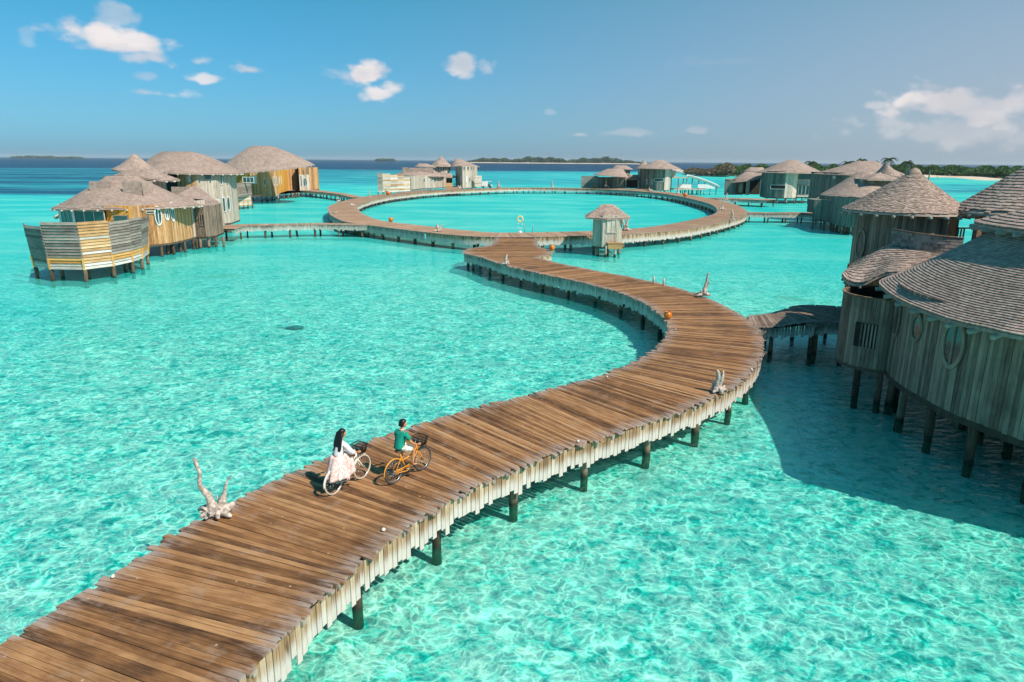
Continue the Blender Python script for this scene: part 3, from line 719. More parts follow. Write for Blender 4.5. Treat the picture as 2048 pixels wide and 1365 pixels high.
def hit(px, py, pts, closed=False, nth=0):
    """where the sight line through a photo point meets a plan line: position and outward normal; used to seat windows on walls"""
    r = np.array(ray(px, py)); P = np.asarray(pts, float)[:, :2]
    if closed: P = np.vstack([P, P[:1]])
    best = []
    for a, b in zip(P[:-1], P[1:]):
        e = b-a; M = np.array([[r[0], -e[0]], [r[1], -e[1]]]); det = np.linalg.det(M)
        if abs(det) < 1e-9: continue
        t, s = np.linalg.solve(M, a)
        if -1e-6 <= s <= 1+1e-6 and t > 0:
            n = np.array([e[1], -e[0]]); n /= np.linalg.norm(n)
            if n@r[:2] > 0: n = -n
            best.append((t, n))
    if not best:                      # extend to the nearest end
        k = np.argmin([abs(math.atan2(*p)-math.atan2(r[0], r[1])) for p in P]); n = -P[k]/np.linalg.norm(P[k]); t = P[k]@r[:2]/(r[:2]@r[:2]); best = [(t, n)]
    best.sort(key=lambda q: q[0]); t, n = best[min(nth, len(best)-1)]
    return np.array([r[0]*t, r[1]*t, HC+r[2]*t]), np.array([*n, 0.0])
def win(parent, pos, n, w, h, kind='oval', frame='white_paint', pane='glass', fw=.09, mull=1, name='window', proud=.05, bars=0):
    """window or door: an Empty on the wall with frame, pane and glazing bars"""
    n = np.array(n, float); t = np.cross((0, 0, 1), n); up = np.array([0, 0, 1.0]); pos = np.array(pos)+n*proud
    f = link(name, None, None, None) if False else None
    if kind == 'oval':
        V, Fc = [], []; K = 28
        for k in range(K):
            a = 2*math.pi*k/K
            for rr, dn in ((1, 0), (1, .05), (0, .05), (0, -.0)):
                ww, hh = w/2-fw*(1-rr), h/2-fw*1.4*(1-rr); V.append(pos+t*math.cos(a)*ww+up*math.sin(a)*hh+n*dn)
        for k in range(K):
            for q in range(4):
                Fc.append((k*4+q, ((k+1) % K)*4+q, ((k+1) % K)*4+(q+1) % 4, k*4+(q+1) % 4))
        fr = mesh(name, V, Fc, frame, parent)
        V = [pos+t*math.cos(2*math.pi*k/K)*(w/2-fw*.8)+up*math.sin(2*math.pi*k/K)*(h/2-fw)+n*.01 for k in range(K)]+[pos+t*math.cos(2*math.pi*k/K)*(w/2-fw*.8)+up*math.sin(2*math.pi*k/K)*(h/2-fw)-n*.02 for k in range(K)]
        Fc = [tuple(range(K)), tuple(range(2*K-1, K-1, -1))]+[(i, (i+1) % K, K+(i+1) % K, K+i) for i in range(K)]
        mesh('pane', V, Fc, pane, fr)
        for i in range(mull):
            o = t*((i+1)/(mull+1)-.5)*w*.9
            piece(fr, 'mullion', [box(pos+o+n*.03, t*.035, up*(h/2-fw*.8), n*.02)], frame)
    else:
        bx = [box(pos+t*(w/2-fw/2)*s+n*.02, t*fw/2, up*h/2, n*.04) for s in (-1, 1)]+[box(pos+up*(h/2-fw/2)*s+n*.02, t*(w/2-fw), up*fw/2, n*.038) for s in (-1, 1)]
        fr = piece(parent, name, bx, frame)
        for i in range(mull+1):
            wi = (w-2*fw)/(mull+1); c = pos+t*(-(w/2-fw)+wi*(i+.5))
            piece(fr, 'pane', [box(c, t*(wi/2-.015), up*(h/2-fw+.01), n*.012)], pane)
            if i: piece(fr, 'mullion', [box(c-t*wi/2+n*.02, t*.035, up*(h/2-fw), n*.03)], frame)
        if bars: piece(fr, 'glazing_bar', [box(pos+up*((j+1)/(bars+1)-.5)*h+n*.02, t*(w/2-fw), up*.025, n*.015) for j in range(bars)], frame)
    return fr
def stilts(parent, pts, ztop, every=2.2, inset=.3, r=.14, mat='pile', closed=False, inner=True):
    P = resample(np.asarray(pts, float)[:, :2], step=every, closed=closed); c = np.asarray(pts, float)[:, :2].mean(0)
    for p in P:
        d = (c-p); d /= np.linalg.norm(d)+1e-6; q = p+d*inset; post(parent, q[0], q[1], ztop, r, mat)
        if inner:
            q = p+d*(inset+2.4); post(parent, q[0], q[1], ztop, r, mat)
def parapet_wall(parent, line, z0, z1, mat='shingle_far', sw=.3, ch=.2, limit=0, out=.12):
    """low wall clad in horizontal shingle courses; z1 a number or a height per point"""
    line = np.asarray(line, float)[:, :2]; n = len(line); c = line.mean(0); e = line[-1]-line[0]; nr = np.array([e[1], -e[0]]); nr /= np.linalg.norm(nr)
    if nr@(-c) < 0: nr = -nr
    z1 = np.full(n, z1) if not hasattr(z1, '__len__') else np.array(z1, float)
    lo = np.c_[line+nr*out, np.full(n, z0)]; hi = np.c_[line, z1]
    nn_ = max(n, 12); 
    lo, hi = resample(lo, n=nn_), resample(hi, n=nn_)
    roof(parent, lo, hi, lambda s: s, max(3, int((z1.mean()-z0)/ch)), sw, mat, closed=False, lift=.02, name='parapet', limit=limit)
def seg(n, a, b): return [tuple(np.array(a)+(np.array(b)-np.array(a))*k/(n-1)) for k in range(n)]
def villa(name, label, loc): return empty(name, (*loc[:2], 0.0), label=label, cat='villa')
def px2(px, Y, z=5): return atY(px, 400, Y)[0]
def topz(py, Y, px=1024): return atY(px, py, Y)[2]
def hip(v, Y, l, r_, pe, tl, tr, pt, ry, g=lambda s: s, courses=16, sw=.5, mat='shingle_far', tilt=0.0, front=0.0, rafters=0, p=2.0, limit=0, yo=0.0, rot=0.0, rmat='rafter_white', lift=.022):
    """roof from its outline in the photo at distance Y: left and right tips, eave row, ridge span and ridge row, real depth ry"""
    xl, xr = atY(l, pe, Y)[0], atY(r_, pe, Y)[0]; cx, rx = (xl+xr)/2, (xr-xl)/2; ze = atY((l+r_)/2, pe, Y)[2]; zt = atY((tl+tr)/2, pt, Y)[2]
    x0, x1 = atY(tl, pt, Y)[0], atY(tr, pt, Y)[0]
    E = ell(cx, Y, rx, ry, ze, rot=rot, p=p, dz=lambda a: tilt*math.cos(a)-front*math.sin(a)); Rg = ridge((x0+x1)/2, Y+yo, (x1-x0)/2, zt, rot=rot)
    roof(v, E, Rg, g, courses, sw, mat, rafters=rafters, limit=limit, rmat=rmat, lift=lift)
    return cx, Y, rx, ry, ze, zt
flare = lambda p: (lambda s: np.asarray(s)**p)
dome = lambda p: (lambda s: 1-(1-np.asarray(s))**p)

# ---------------------------------------------------------------- near left villa with the curved slatted fence
def near_left():
    v = villa('villa', 'left villa with big swept shingle roof, cone turret and curved slatted fence', (-39, 73))
    B = [at(67,521,1.5),at(99,526,1.5),at(167,527,1.5),at(225,520,1.5),at(263,512,1.5),at(283,505.5,1.5),at(294.5,497,1.5)]
    B = [np.array(b[:2]) for b in B]; c = np.array([-37.5, 63])
    heights = [3.0, 3.35, 3.35, 3.2, 3.25, 3.1]
    def mats(kind):
        def f(t):
            if t < .05: return 'fence_white'
            if kind == 'gold': return 'fence_white' if (abs(t-.28) < .04 or abs(t-.62) < .04) else 'fence_gold'
            if t < .2 and kind != 'far': return 'fence_orange'
            return 'fence_grey'
        return f
    kinds = ['far', 'grey', 'gold', 'grey', 'grey', 'grey']
    for i in range(6):
        a, b = B[i], B[i+1]; m = (a+b)/2; o = (m-c); o /= np.linalg.norm(o)
        oa_, ob_ = (a-c)/np.linalg.norm(a-c)*.42, (b-c)/np.linalg.norm(b-c)*.42
        slats(v, a, b, 1.25, 1.25+heights[i]+.14, top_out=(oa_, ob_), mats=mats(kinds[i]), bh=.235, lap=.045, name='fence_slat')
        slats(v, a+o*.06, b+o*.06, 1.0, 1.22, mats=('fence_white',), bh=.22, name='fence_slat')
    for i, b in enumerate(B):
        o = (b-c)/np.linalg.norm(b-c)
        piece(v, 'fence_post', [bar((*(b+o*.0), 1.0), (*(b+o*.34), 4.5), .1, .08)], 'fence_grey'); piece(v, 'fence_bracket', [bar((*(b+o*.05), .95), (*(b+o*.16), 1.9), .13, .1)], 'fence_orange')
        for k in (0.1, 1.6): post(v, *(b-o*k), 1.1, .15)
    TERR = B+[np.array((-36.4, 67.0)), np.array((-43, 69)), np.array((-41.5, 60))]
    floor(v, TERR, 1.5, .2, 'deck_far', 'terrace')
    # main house: glazed front recessed behind the fence, golden boards round the right side
    W = [(-46.2, 73.5), (-45.4, 70.3), (-43, 68.6), (-39.4, 67.6)]; G = [at(276,487,1.5)[:2], at(293.5,486,1.5)[:2], at(318,484.5,1.5)[:2], at(341,482,1.5)[:2], at(366,477,1.5)[:2], at(388,471,1.5)[:2]]
    G[0] = (-36.9, 67.7)
    zt = 5.1
    wall(v, G, 1.3, zt, 'wall_gold', bw=.19, limit=300)
    wall(v, [G[-1], (-34.6, 79), (-38, 82), (-45, 80), W[0]], 1.3, zt, 'wall_pale', bw=.3)
    wall(v, [(-39.4, 67.9), G[0]], 1.5, zt, 'wall_orange', bw=.19)
    win(v, (-37.9, 67.65, 2.9), (0.1, -1, 0), 1.4, 2.6, 'rect', 'wall_teal', mull=0)
    wall(v, W, 1.5, 2.3, 'wall_pale', bw=.3)
    wall(v, W, zt-.5, zt, 'wall_pale', bw=.3)
    for a, b in zip(W[:-1], W[1:]):
        m = (np.array(a)+np.array(b))/2; e = np.array(b)-np.array(a); L = np.linalg.norm(e); n = np.array([e[1], -e[0], 0])/L
        win(v, (*m, 3.45), n, L, 2.3, 'rect', 'wall_pale', mull=2, proud=0)
        piece(v, 'corner_post', [box((*a, 3.2), (.12, 0, 0), (0, .12, 0), (0, 0, 1.8))], 'white_paint')
    floor(v, W+[G[0]]+G[1:]+[(-34.6, 79), (-38, 82), (-45, 80)], 1.35, .25)
    for px, py, w_, h_ in ((315.5,434,.8,1.95),(333,430,.55,1.3),(343.5,426,.8,2.0)):
        p, n = hit(px, py-2, G); win(v, p, n, w_, h_, 'oval')
    p, n = hit(300, 425, G); win(v, p, n, .8, .35, 'rect', 'wall_pale', mull=0)
    stilts(v, G, 1.1, 2.3)
    # grey porch box
    Bx = [at(393,470,1.5)[:2], at(415,470,1.5)[:2], at(435,467,1.5)[:2], (-33.6, 81), (-36, 81.5)]
    wall(v, Bx, 1.3, 4.6, 'wall_grey', bw=.2, limit=120, closed=True); floor(v, Bx, 1.35)
    floor(v, Bx, 4.62, .1, 'shingle_far', 'lean_to_roof')
    p, n = hit(404, 440, Bx); win(v, p, n, .55, 1.3, 'rect', 'wall_grey', 'dark', mull=1)
    stilts(v, Bx[:3], 1.1, 1.8)
    # big swept roof
    ze = 4.72
    E = ell(-39.9, 73.0, 7.0, 5.6, ze, p=2.2, dz=lambda a: .12*math.cos(a)-.1*math.sin(a)); Rg = ridge(-40.9, 74.2, 1.4, 7.75, w=.9)
    roof(v, E, Rg, flare(1.12), 30, .3, rafters=30)
    # dormer parapets and turret
    def parapet(pxs, pys, Y, zb, d=.9, mat='shingle_far'):
        P = [atY(px, 380, Y)[0] for px in pxs]; z1 = topz(pys, Y, pxs[0])
        parapet_wall(v, [(P[0], Y), (P[1], Y)], zb, z1, mat); parapet_wall(v, [(P[1], Y), (P[1]+.2, Y+1.8)], zb, z1, mat)
    parapet((180, 221), 363, 71.2, 5.6); parapet((246, 284), 363, 70.6, 5.4)
    # upper room between the parapets, lit boards above the roof
    U = [(-44.6, 78), (-43.6, 75.4), (-39.6, 75.0), (-38.6, 78.5)]
    wall(v, U, 5.5, [7.6, 7.7, 7.7, 7.6], 'wall_pale', bw=.3)
    x0, x1 = atY(206, 360, 75)[0], atY(322, 360, 74.5)[0]
    Eg = np.array([(x0, 75.6, 7.5), (x0+2.2, 75.0, 7.75), (x1, 74.6, 7.3), (x1+.2, 78.5, 7.3), (x0+.2, 78.5, 7.6)]); Rr = np.array([(x0+2.2, 76.8, 8.45), (x0+2.3, 76.7, 8.5), (x1-2.0, 76.6, 8.4), (x1-2.0, 76.8, 8.4), (x0+2.2, 77.0, 8.45)])
    roof(v, resample(Eg, n=60, closed=True), resample(Rr, n=60, closed=True), flare(1.0), 9, .4, rafters=12)
    E = ell(-41.75, 79.5, 2.85, 2.4, 8.05, dz=lambda a: -.35*math.cos(a)); roof(v, E, ridge(-42.1, 79.5, .05, 10.0), flare(1.35), 13, .36, rafters=0)
    wall(v, ell(-41.75, 79.5, 2.0, 1.7, 0, n=16), 6.5, 8.0, 'wall_pale', bw=.3, closed=True)
    # tall rear house
    T = [(-48, 93), (-47, 90.6), (-43.4, 89.2), (-39.9, 89.4), (-38.2, 91.0), (-37.5, 93.3), (-38.2, 98), (-48, 99)]
    wall(v, T[2:4], 3.5, 8.1, 'wall_gold', bw=.2, limit=100); wall(v, T[3:6], 1.3, 8.1, 'wall_pale', bw=.2, limit=150)
    wall(v, [T[5], T[6], T[7], T[0], T[1], T[2]], 1.3, 8.1, 'wall_pale', bw=.35); floor(v, T, 1.35)
    p, n = hit(344, 361, T); win(v, p, n, 1.5, 3.0, 'rect', 'wall_brown', 'dark', mull=0)
    p, n = hit(415.5, 354, T); win(v, p, n, .8, .55, 'rect', 'wall_teal', mull=0)
    p, n = hit(379, 357, T); win(v, p, n, .35, 1.0, 'rect', 'white_paint', 'white_paint', mull=0)
    for px, py, w_, h_ in ((441,358,.5,1.5),(447,410,.6,1.9)):
        p, n = hit(px, py, T); win(v, p, n, w_, h_, 'rect', mull=0)
    p, n = hit(456, 408, T); win(v, p, n, .7, 2.0, 'oval', mull=0)
    p, n = hit(427, 411, T); win(v, p, n, 1.6, 1.6, 'rect', mull=0)
    stilts(v, T[3:6], 1.1, 1.8)
    parapet((343, 385), 374, 87.0, 4.6)
    x0 = atY(353, 400, 85)[0]
    Eg = np.array([(-38.6, 78, 4.9), (-34.6, 79.5, 4.6), (-35.0, 84, 4.6), (-41, 86, 5)]); Rr = np.array([(-39.2, 86.4, 6.3), (-38.6, 86.4, 6.3), (-38.6, 86.8, 6.3), (-39.2, 86.8, 6.3)])
    roof(v, resample(Eg, n=48, closed=True), resample(Rr, n=48, closed=True), flare(1.1), 10, .45)
    wall(v, [(-41, 86), (-40.5, 80), (-36, 80), (-35.5, 86)], 1.5, 4.8, 'wall_pale', bw=.3)
    hip(v, 94.5, 283, 478, 344.5, 326, 376, 303.5, 6.6, dome(1.5), 30, .32, tilt=-.12, rafters=30, yo=.5)
    # curved slide rail behind
    tube(v, 'slide', [atY(150, 424, 74), atY(135, 427, 74), atY(120, 431, 73.5), atY(110, 436, 73)], .2, 'wall_pale', 10)
near_left()

def orange_left():
    Y = 158
    v = villa('villa', 'villa with orange entrance wall and large domed shingle roof at upper left', (-58, Y))
    W = [np.array(at(x, y, 1.7)[:2]) for x, y in ((503,388.5),(520,388.5),(540,387.5),(557,385.5))]
    E_ = [W[-1], np.array(at(566,382,1.7)[:2])+(0, 3), np.array(at(575,380,1.7)[:2])+(0, 5)]
    D = [E_[-1], np.array(at(597,380.5,1.7)[:2])+(0, 2), np.array(at(600,380.5,1.7)[:2])]
    H = [D[-1], np.array(at(620,380,1.7)[:2])]
    ztop = 7.4
    wall(v, W, 1.0, ztop, 'wall_gold', bw=.35, limit=120); wall(v, E_, 1.4, ztop+.4, 'wall_orange', bw=.35); wall(v, D, 1.4, ztop+1.0, 'wall_gold', bw=.35)
    wall(v, H, 1.4, 5.6, 'wall_pale', bw=.35); wall(v, [D[1]+(1.5, 3), H[1]+(-1.6, 3)], 1.4, 8.4, 'wall_pale', bw=.35)
    bk = [H[1], H[1]+(0, 9), W[0]+(-6, 10), W[0]+(-7, 3), W[0]+(0, .5)]
    wall(v, bk[1:4], 1.4, 7.4, 'wall_gold', bw=.5); floor(v, list(W)+E_[1:]+D[1:]+H[1:]+bk[1:4], 1.5, .35)
    wall(v, [bk[3], bk[4]], 3.0, 7.0, 'wall_orange', bw=.4)
    for px, py, w_, h_, k in ((508,359.5,1.2,1.9,'rect'),(529,364.5,.9,1.9,'oval'),(547.5,363,1,2.3,'oval'),(552.5,363,.9,2.3,'oval'),(558,362,.8,2.2,'oval')):
        p, n = hit(px, py, list(W)+E_[1:]); win(v, p, n, w_, h_, k, pane='white_paint' if k == 'rect' else 'glass')
    p, n = hit(562, 361, E_); win(v, p, n, .8, 2.2, 'oval')
    p, n = hit(588, 360, D); win(v, p, n, 2.0, 3.2, 'rect', mull=2); p, n = hit(585, 334, D); win(v, p, n, 2.0, 2.2, 'rect', 'wall_teal', mull=1)
    p, n = hit(610, 365, H); win(v, p, n, 1.2, 2.6, 'oval', bars=2); p, n = hit(602, 362, H); win(v, p, n, .5, 2.8, 'rect', mull=0)
    # balcony slats and the screened terrace on its left
    a, b = np.array(at(458, 411, 1.0)[:2]), np.array(at(503, 407, 1.0)[:2])
    slats(v, a, b, .6, 2.5, mats=('fence_gold', 'fence_white'), bh=.24, name='terrace_slat', limit=60)
    slats(v, a+(0, .6), a+(1.6, .5), 2.5, 5.4, mats=('fence_white', 'fence_gold'), bh=.25, name='terrace_slat', limit=60)
    slats(v, a+(1.6, .5), b+(0, .6), 2.5, 5.1, mats=('fence_grey',), bh=.25, name='terrace_slat', limit=60)
    floor(v, [a, b, b+(0, 6), a+(0, 6)], 2.4, .3)
    win(v, (a[0]+2.6, a[1]+4, 5.6), (0, -1, 0), 2.2, 1.1, 'rect', mull=2)
    for q in np.linspace(0, 1, 6): post(v, *(a+(b-a)*q+(0, .3)), 1.5, .13)
    stilts(v, W, 1.3, 1.9, r=.16, mat='pile_pale'); stilts(v, [W[-1], H[1]], 1.3, 2.2, r=.13)
    for i in range(3):
        p0 = W[i]; piece(v, 'brace', [bar((*(p0+(0, .2)), .2), (*(W[i+1]+(0, .2)), 1.3), .16, .16)], 'pile_pale')
    ze = topz(336, Y, 540)
    xl, xr = px2(438, Y), px2(627, Y-2)
    E = ell((xl+xr)/2, Y-.5, (xr-xl)/2, 7.5, ze-.1, p=2.1, dz=lambda a: 1.0*math.cos(a)*(1+.0)+.55*math.sin(a)-.2)
    roof(v, E, ridge(px2(529, Y), Y+1, 1.8, topz(292, Y, 529), w=.6), dome(1.25), 30, .42, rafters=26)
orange_left()

def pale_back():
    Y = 216
    v = villa('villa', 'pale timber villa with cone turret over white upstairs windows, behind the oval boardwalk', (-28, Y))
    P = lambda px, py=378, z=1.3: np.array(at(px, py, z)[:2])
    f = [P(756,383.5), P(766,383.5), P(782,383.3), P(796,382.5), P(808,382), P(821,381)]
    hs = [4.6, 4.4, 4.0, 3.8, 3.6]
    for i in range(5):
        slats(v, f[i], f[i+1], 1.6, 1.6+hs[i], mats=('fence_grey',) if i == 0 else ('fence_gold', 'fence_white', 'wall_pale'), bh=.4, name='fence_slat', limit=40)
        slats(v, f[i]+(0, -.1), f[i+1]+(0, -.1), 1.1, 1.55, mats=('fence_white',), bh=.4, name='fence_slat'); post(v, *f[i], 1.2, .15)
    g = [f[-1]+(0, 1), P(845,377.5), P(875,376.5), P(889,377)+(0, 6)]
    wall(v, g, 1.4, 5.1, 'wall_pale', bw=.4, limit=60, cam=True); back = [g[-1]+(3, 8), g[0]+(-2, 12), g[0]+(-4, 3)]
    wall(v, [g[0]+(-6, 5), g[0]], 1.4, 4.6, 'interior', bw=.5); floor(v, g+back, 1.5, .3)
    stilts(v, g[:3], 1.2, 2.4, mat='pile_pale', r=.13)
    for px, w_ in ((848, .9), (862, .6), (870, 1.0)):
        p, n = hit(px, 361, g); win(v, p, n, w_, 1.7, 'oval', mull=1)
    hip(v, Y+3, 788, 890, 351.5, 822, 863, 339, 6.5, dome(1.2), 14, .8, rafters=18, tilt=-.2)
    for l, r_, t in ((807, 818, 335), (819, 868, 336)):
        parapet_wall(v, [(px2(l, Y), Y), (px2(r_, Y), Y)], 5.2, topz(t, Y, l), ch=.4, sw=.6)
    hip(v, Y+6, 829, 872, 334, 837, 854, 327.5, 2.5, flare(1), 7, .7, rafters=8)
    # porch
    hip(v, Y+9, 872, 914, 355, 880, 900, 347, 3.5, flare(1), 7, .7)
    wall(v, [(px2(880, Y+9), Y+9), (px2(905, Y+9), Y+9)], 1.4, 5.2, 'wall_brown', bw=.4)
    slats(v, P(890,378), P(905,378), 1.6, 3.0, mats=('fence_gold',), bh=.4, limit=10)
    Yc = Y+14; c = (px2(882, Yc), Yc)
    wall(v, ell(*c, 2.9, 2.9, 0, n=20), 3.0, 7.9, 'wall_pale', bw=.45, closed=True)
    for px in (877.5, 882, 887, 891.5, 896, 899.5):
        p, n = hit(px, 337.5, ell(*c, 2.9, 2.9, 0, n=20), True); win(v, p, n, .75, 1.5, 'rect', mull=0, fw=.14)
    hip(v, Yc, 857.5, 906, 333, 881.5, 883, 313.5, 4, flare(1.15), 14, .8, rafters=0)
    T = [P(905,377)+(0, 12), P(914,377)+(0, 8), P(925,377), P(940,376.5), P(951,376.5)+(0, 4), P(951,376.5)+(0, 12)]
    wall(v, T, 1.4, 7.8, 'wall_pale', bw=.45, limit=60); floor(v, T, 1.5); stilts(v, T[2:5], 1.2, 2.5)
    for px, py, w_, h_ in ((922,359,1.9,2.0),(933,359,.8,2.0)):
        p, n = hit(px, py, T); win(v, p, n, w_, h_, 'rect', pane='white_paint', mull=0)
    p, n = hit(940, 359, T); win(v, p, n, .9, 1.8, 'oval')
    for px in (922, 928, 936, 942, 947):
        p, n = hit(px, 337, T); win(v, p, n, .8, 1.1, 'rect', 'wall_pale', mull=1)
    hip(v, Y+14, 900, 959.5, 333.5, 911, 921, 318.5, 5.5, flare(1.05), 14, .8)
    slats(v, P(949,376.5), P(963.5,376), 1.6, 5.0, mats=('wall_pale',), bh=.4, name='fence_slat', limit=20)
pale_back()

def slide_villa():
    v = villa('villa', 'grey villa beyond the oval with a curved white water slide on its right', (38, 225))
    P = lambda px, py=378, z=1.4: np.array(at(px, py, z)[:2])
    a, b = P(1162,377.3), P(1195,377.3)
    slats(v, a, b, 1.3, 5.2, mats=('wall_teal',), bh=.4, name='fence_slat', limit=20)
    wall(v, [b, P(1210,377.8), P(1224,377.8)], 1.4, 4.9, 'wall_teal', bw=.4, limit=60)
    wall(v, [P(1224,377.5)+(0, 3), P(1251,378)+(0, 3)], 1.4, 4.9, 'wall_pale', bw=.4)
    piece(v, 'porch_post', [box((*P(1235,378), 3), (.25, 0, 0), (0, .25, 0), (0, 0, 1.8)), box((*P(1251,378), 3), (.2, 0, 0), (0, .2, 0), (0, 0, 1.8))], 'wall_pale')
    q = P(1232,377.5)+(0, 2.9); win(v, (*q, 3.0), (0, -1, 0), .9, 1.8, 'oval'); q = P(1244,377.5)+(0, 2.9); win(v, (*q, 2.9), (0, -1, 0), 1.1, 2.8, 'rect', mull=0)
    wall(v, [P(1252,378)+(0, 7), P(1284,379)+(0, 7)], 1.4, 5.5, 'interior', bw=.6)
    Y = 216
    hip(v, Y, 1186, 1257, 352, 1215, 1246, 338, 6, flare(1.1), 12, .8, tilt=-.3)
    hip(v, Y+4, 1223, 1266, 338.5, 1232, 1252, 331, 3, flare(1), 7, .8)
    wall(v, ell(px2(1242, Y+4), Y+4, 2.4, 2, 0, n=14), 5.6, 7.0, 'wall_teal', bw=.5, closed=True)
    hip(v, Y+6, 1250, 1284, 359, 1258, 1276, 350, 4, flare(1), 7, .8)
    Yc = 214; T = [(px2(1283, Yc), Yc+5), (px2(1284, Yc), Yc+2), (px2(1293, Yc), Yc-1), (px2(1307, Yc), Yc-3), (px2(1322, Yc), Yc-3.4), (px2(1330, Yc), Yc-3), (px2(1337, Yc), Yc-1), (px2(1339, Yc), Yc+4)]
    T = [(x, y) for x, y in T]
    wall(v, T[:5], 1.4, 7.9, 'wall_teal', bw=.45, limit=60); wall(v, T[4:], 1.4, 7.9, 'wall_pale', bw=.45, limit=30); wall(v, [T[-1], (T[-1][0], Yc+9), (T[0][0], Yc+9), T[0]], 1.4, 7.9, 'wall_pale', bw=.7)
    floor(v, T+[(T[-1][0], Yc+9), (T[0][0], Yc+9)], 1.5); stilts(v, T[3:7], 1.2, 2.4, mat='pile_pale')
    p, n = hit(1318, 360.5, T); win(v, p, n, 2.8, .9, 'rect', mull=0); p, n = hit(1304.5, 364, T); win(v, p, n, .6, 1.4, 'rect', mull=0); p, n = hit(1294, 364, T); win(v, p, n, .8, 1.7, 'oval')
    wall(v, [(T[-1][0], Yc), (px2(1348, Yc), Yc), (px2(1348, Yc), Yc+5)], 5.0, 6.8, 'wall_pale', bw=.5, name='balcony')
    hip(v, Yc+1, 1272, 1361, 337.5, 1315, 1325, 320.5, 6.5, flare(1.05), 14, .8)
    hip(v, Yc+9, 1271, 1303, 337, 1287, 1288.5, 321, 3, flare(1.15), 10, .8)
    # upper deck, slide on posts
    fl = [(px2(1338, Yc), Yc-1), (px2(1372, Yc), Yc-1), (px2(1378, Yc), Yc+4), (px2(1338, Yc), Yc+4)]
    floor(v, fl, topz(355, Yc, 1360), .25, 'wall_pale', 'upper_deck'); floor(v, [(px2(1345, Yc), Yc-1), (px2(1410, Yc), Yc), (px2(1410, Yc), Yc+5), (px2(1345, Yc), Yc+5)], 1.7, .3, 'wall_pale', 'lower_deck')
    for px in (1342, 1356, 1366, 1373, 1384, 1397, 1409, 1421, 1433): post(v, px2(px, Yc), Yc+1.2, topz(355+max(0, px-1375)*.25, Yc, px), .14, 'pile_pale')
    for px in (1360, 1368, 1376, 1384, 1392, 1400): post(v, px2(px, Yc+3), Yc+3, 1.6, .14)
    SL = [(1375,352),(1385,354),(1398,358),(1411,362.5),(1423,367),(1433,371.5),(1438,375.5)]
    pts = [(atY(x, y, Yc+1)) for x, y in SL]; V, Fc = [], []
    for p in pts:
        for k in range(7):
            an = math.pi*(1+k/6); V.append((p[0], p[1]+math.cos(an)*.75, p[2]+.35+math.sin(an)*.55))
        for k in range(7):
            an = math.pi*(2-k/6); V.append((p[0], p[1]+math.cos(an)*.85, p[2]+.3+math.sin(an)*.68))
    for i in range(len(pts)-1):
        for k in range(14): Fc.append((i*14+k, i*14+(k+1) % 14, (i+1)*14+(k+1) % 14, (i+1)*14+k))
    mesh('slide', V, Fc, 'white_paint', v, smooth=True)
    for (l, r_) in ((1357, 1383), (1396, 1430)):
        V = [atY(l, 369, Yc+.6), atY(r_, 369.5, Yc+.6), atY(r_, 378, Yc+.6), atY(l, 376.5, Yc+.6)]; V += [(x, y+.06, z) for x, y, z in V]
        mesh('screen', V, [(0,1,2,3),(7,6,5,4),(0,4,5,1),(1,5,6,2),(2,6,7,3),(3,7,4,0)], 'sail', v)
slide_villa()

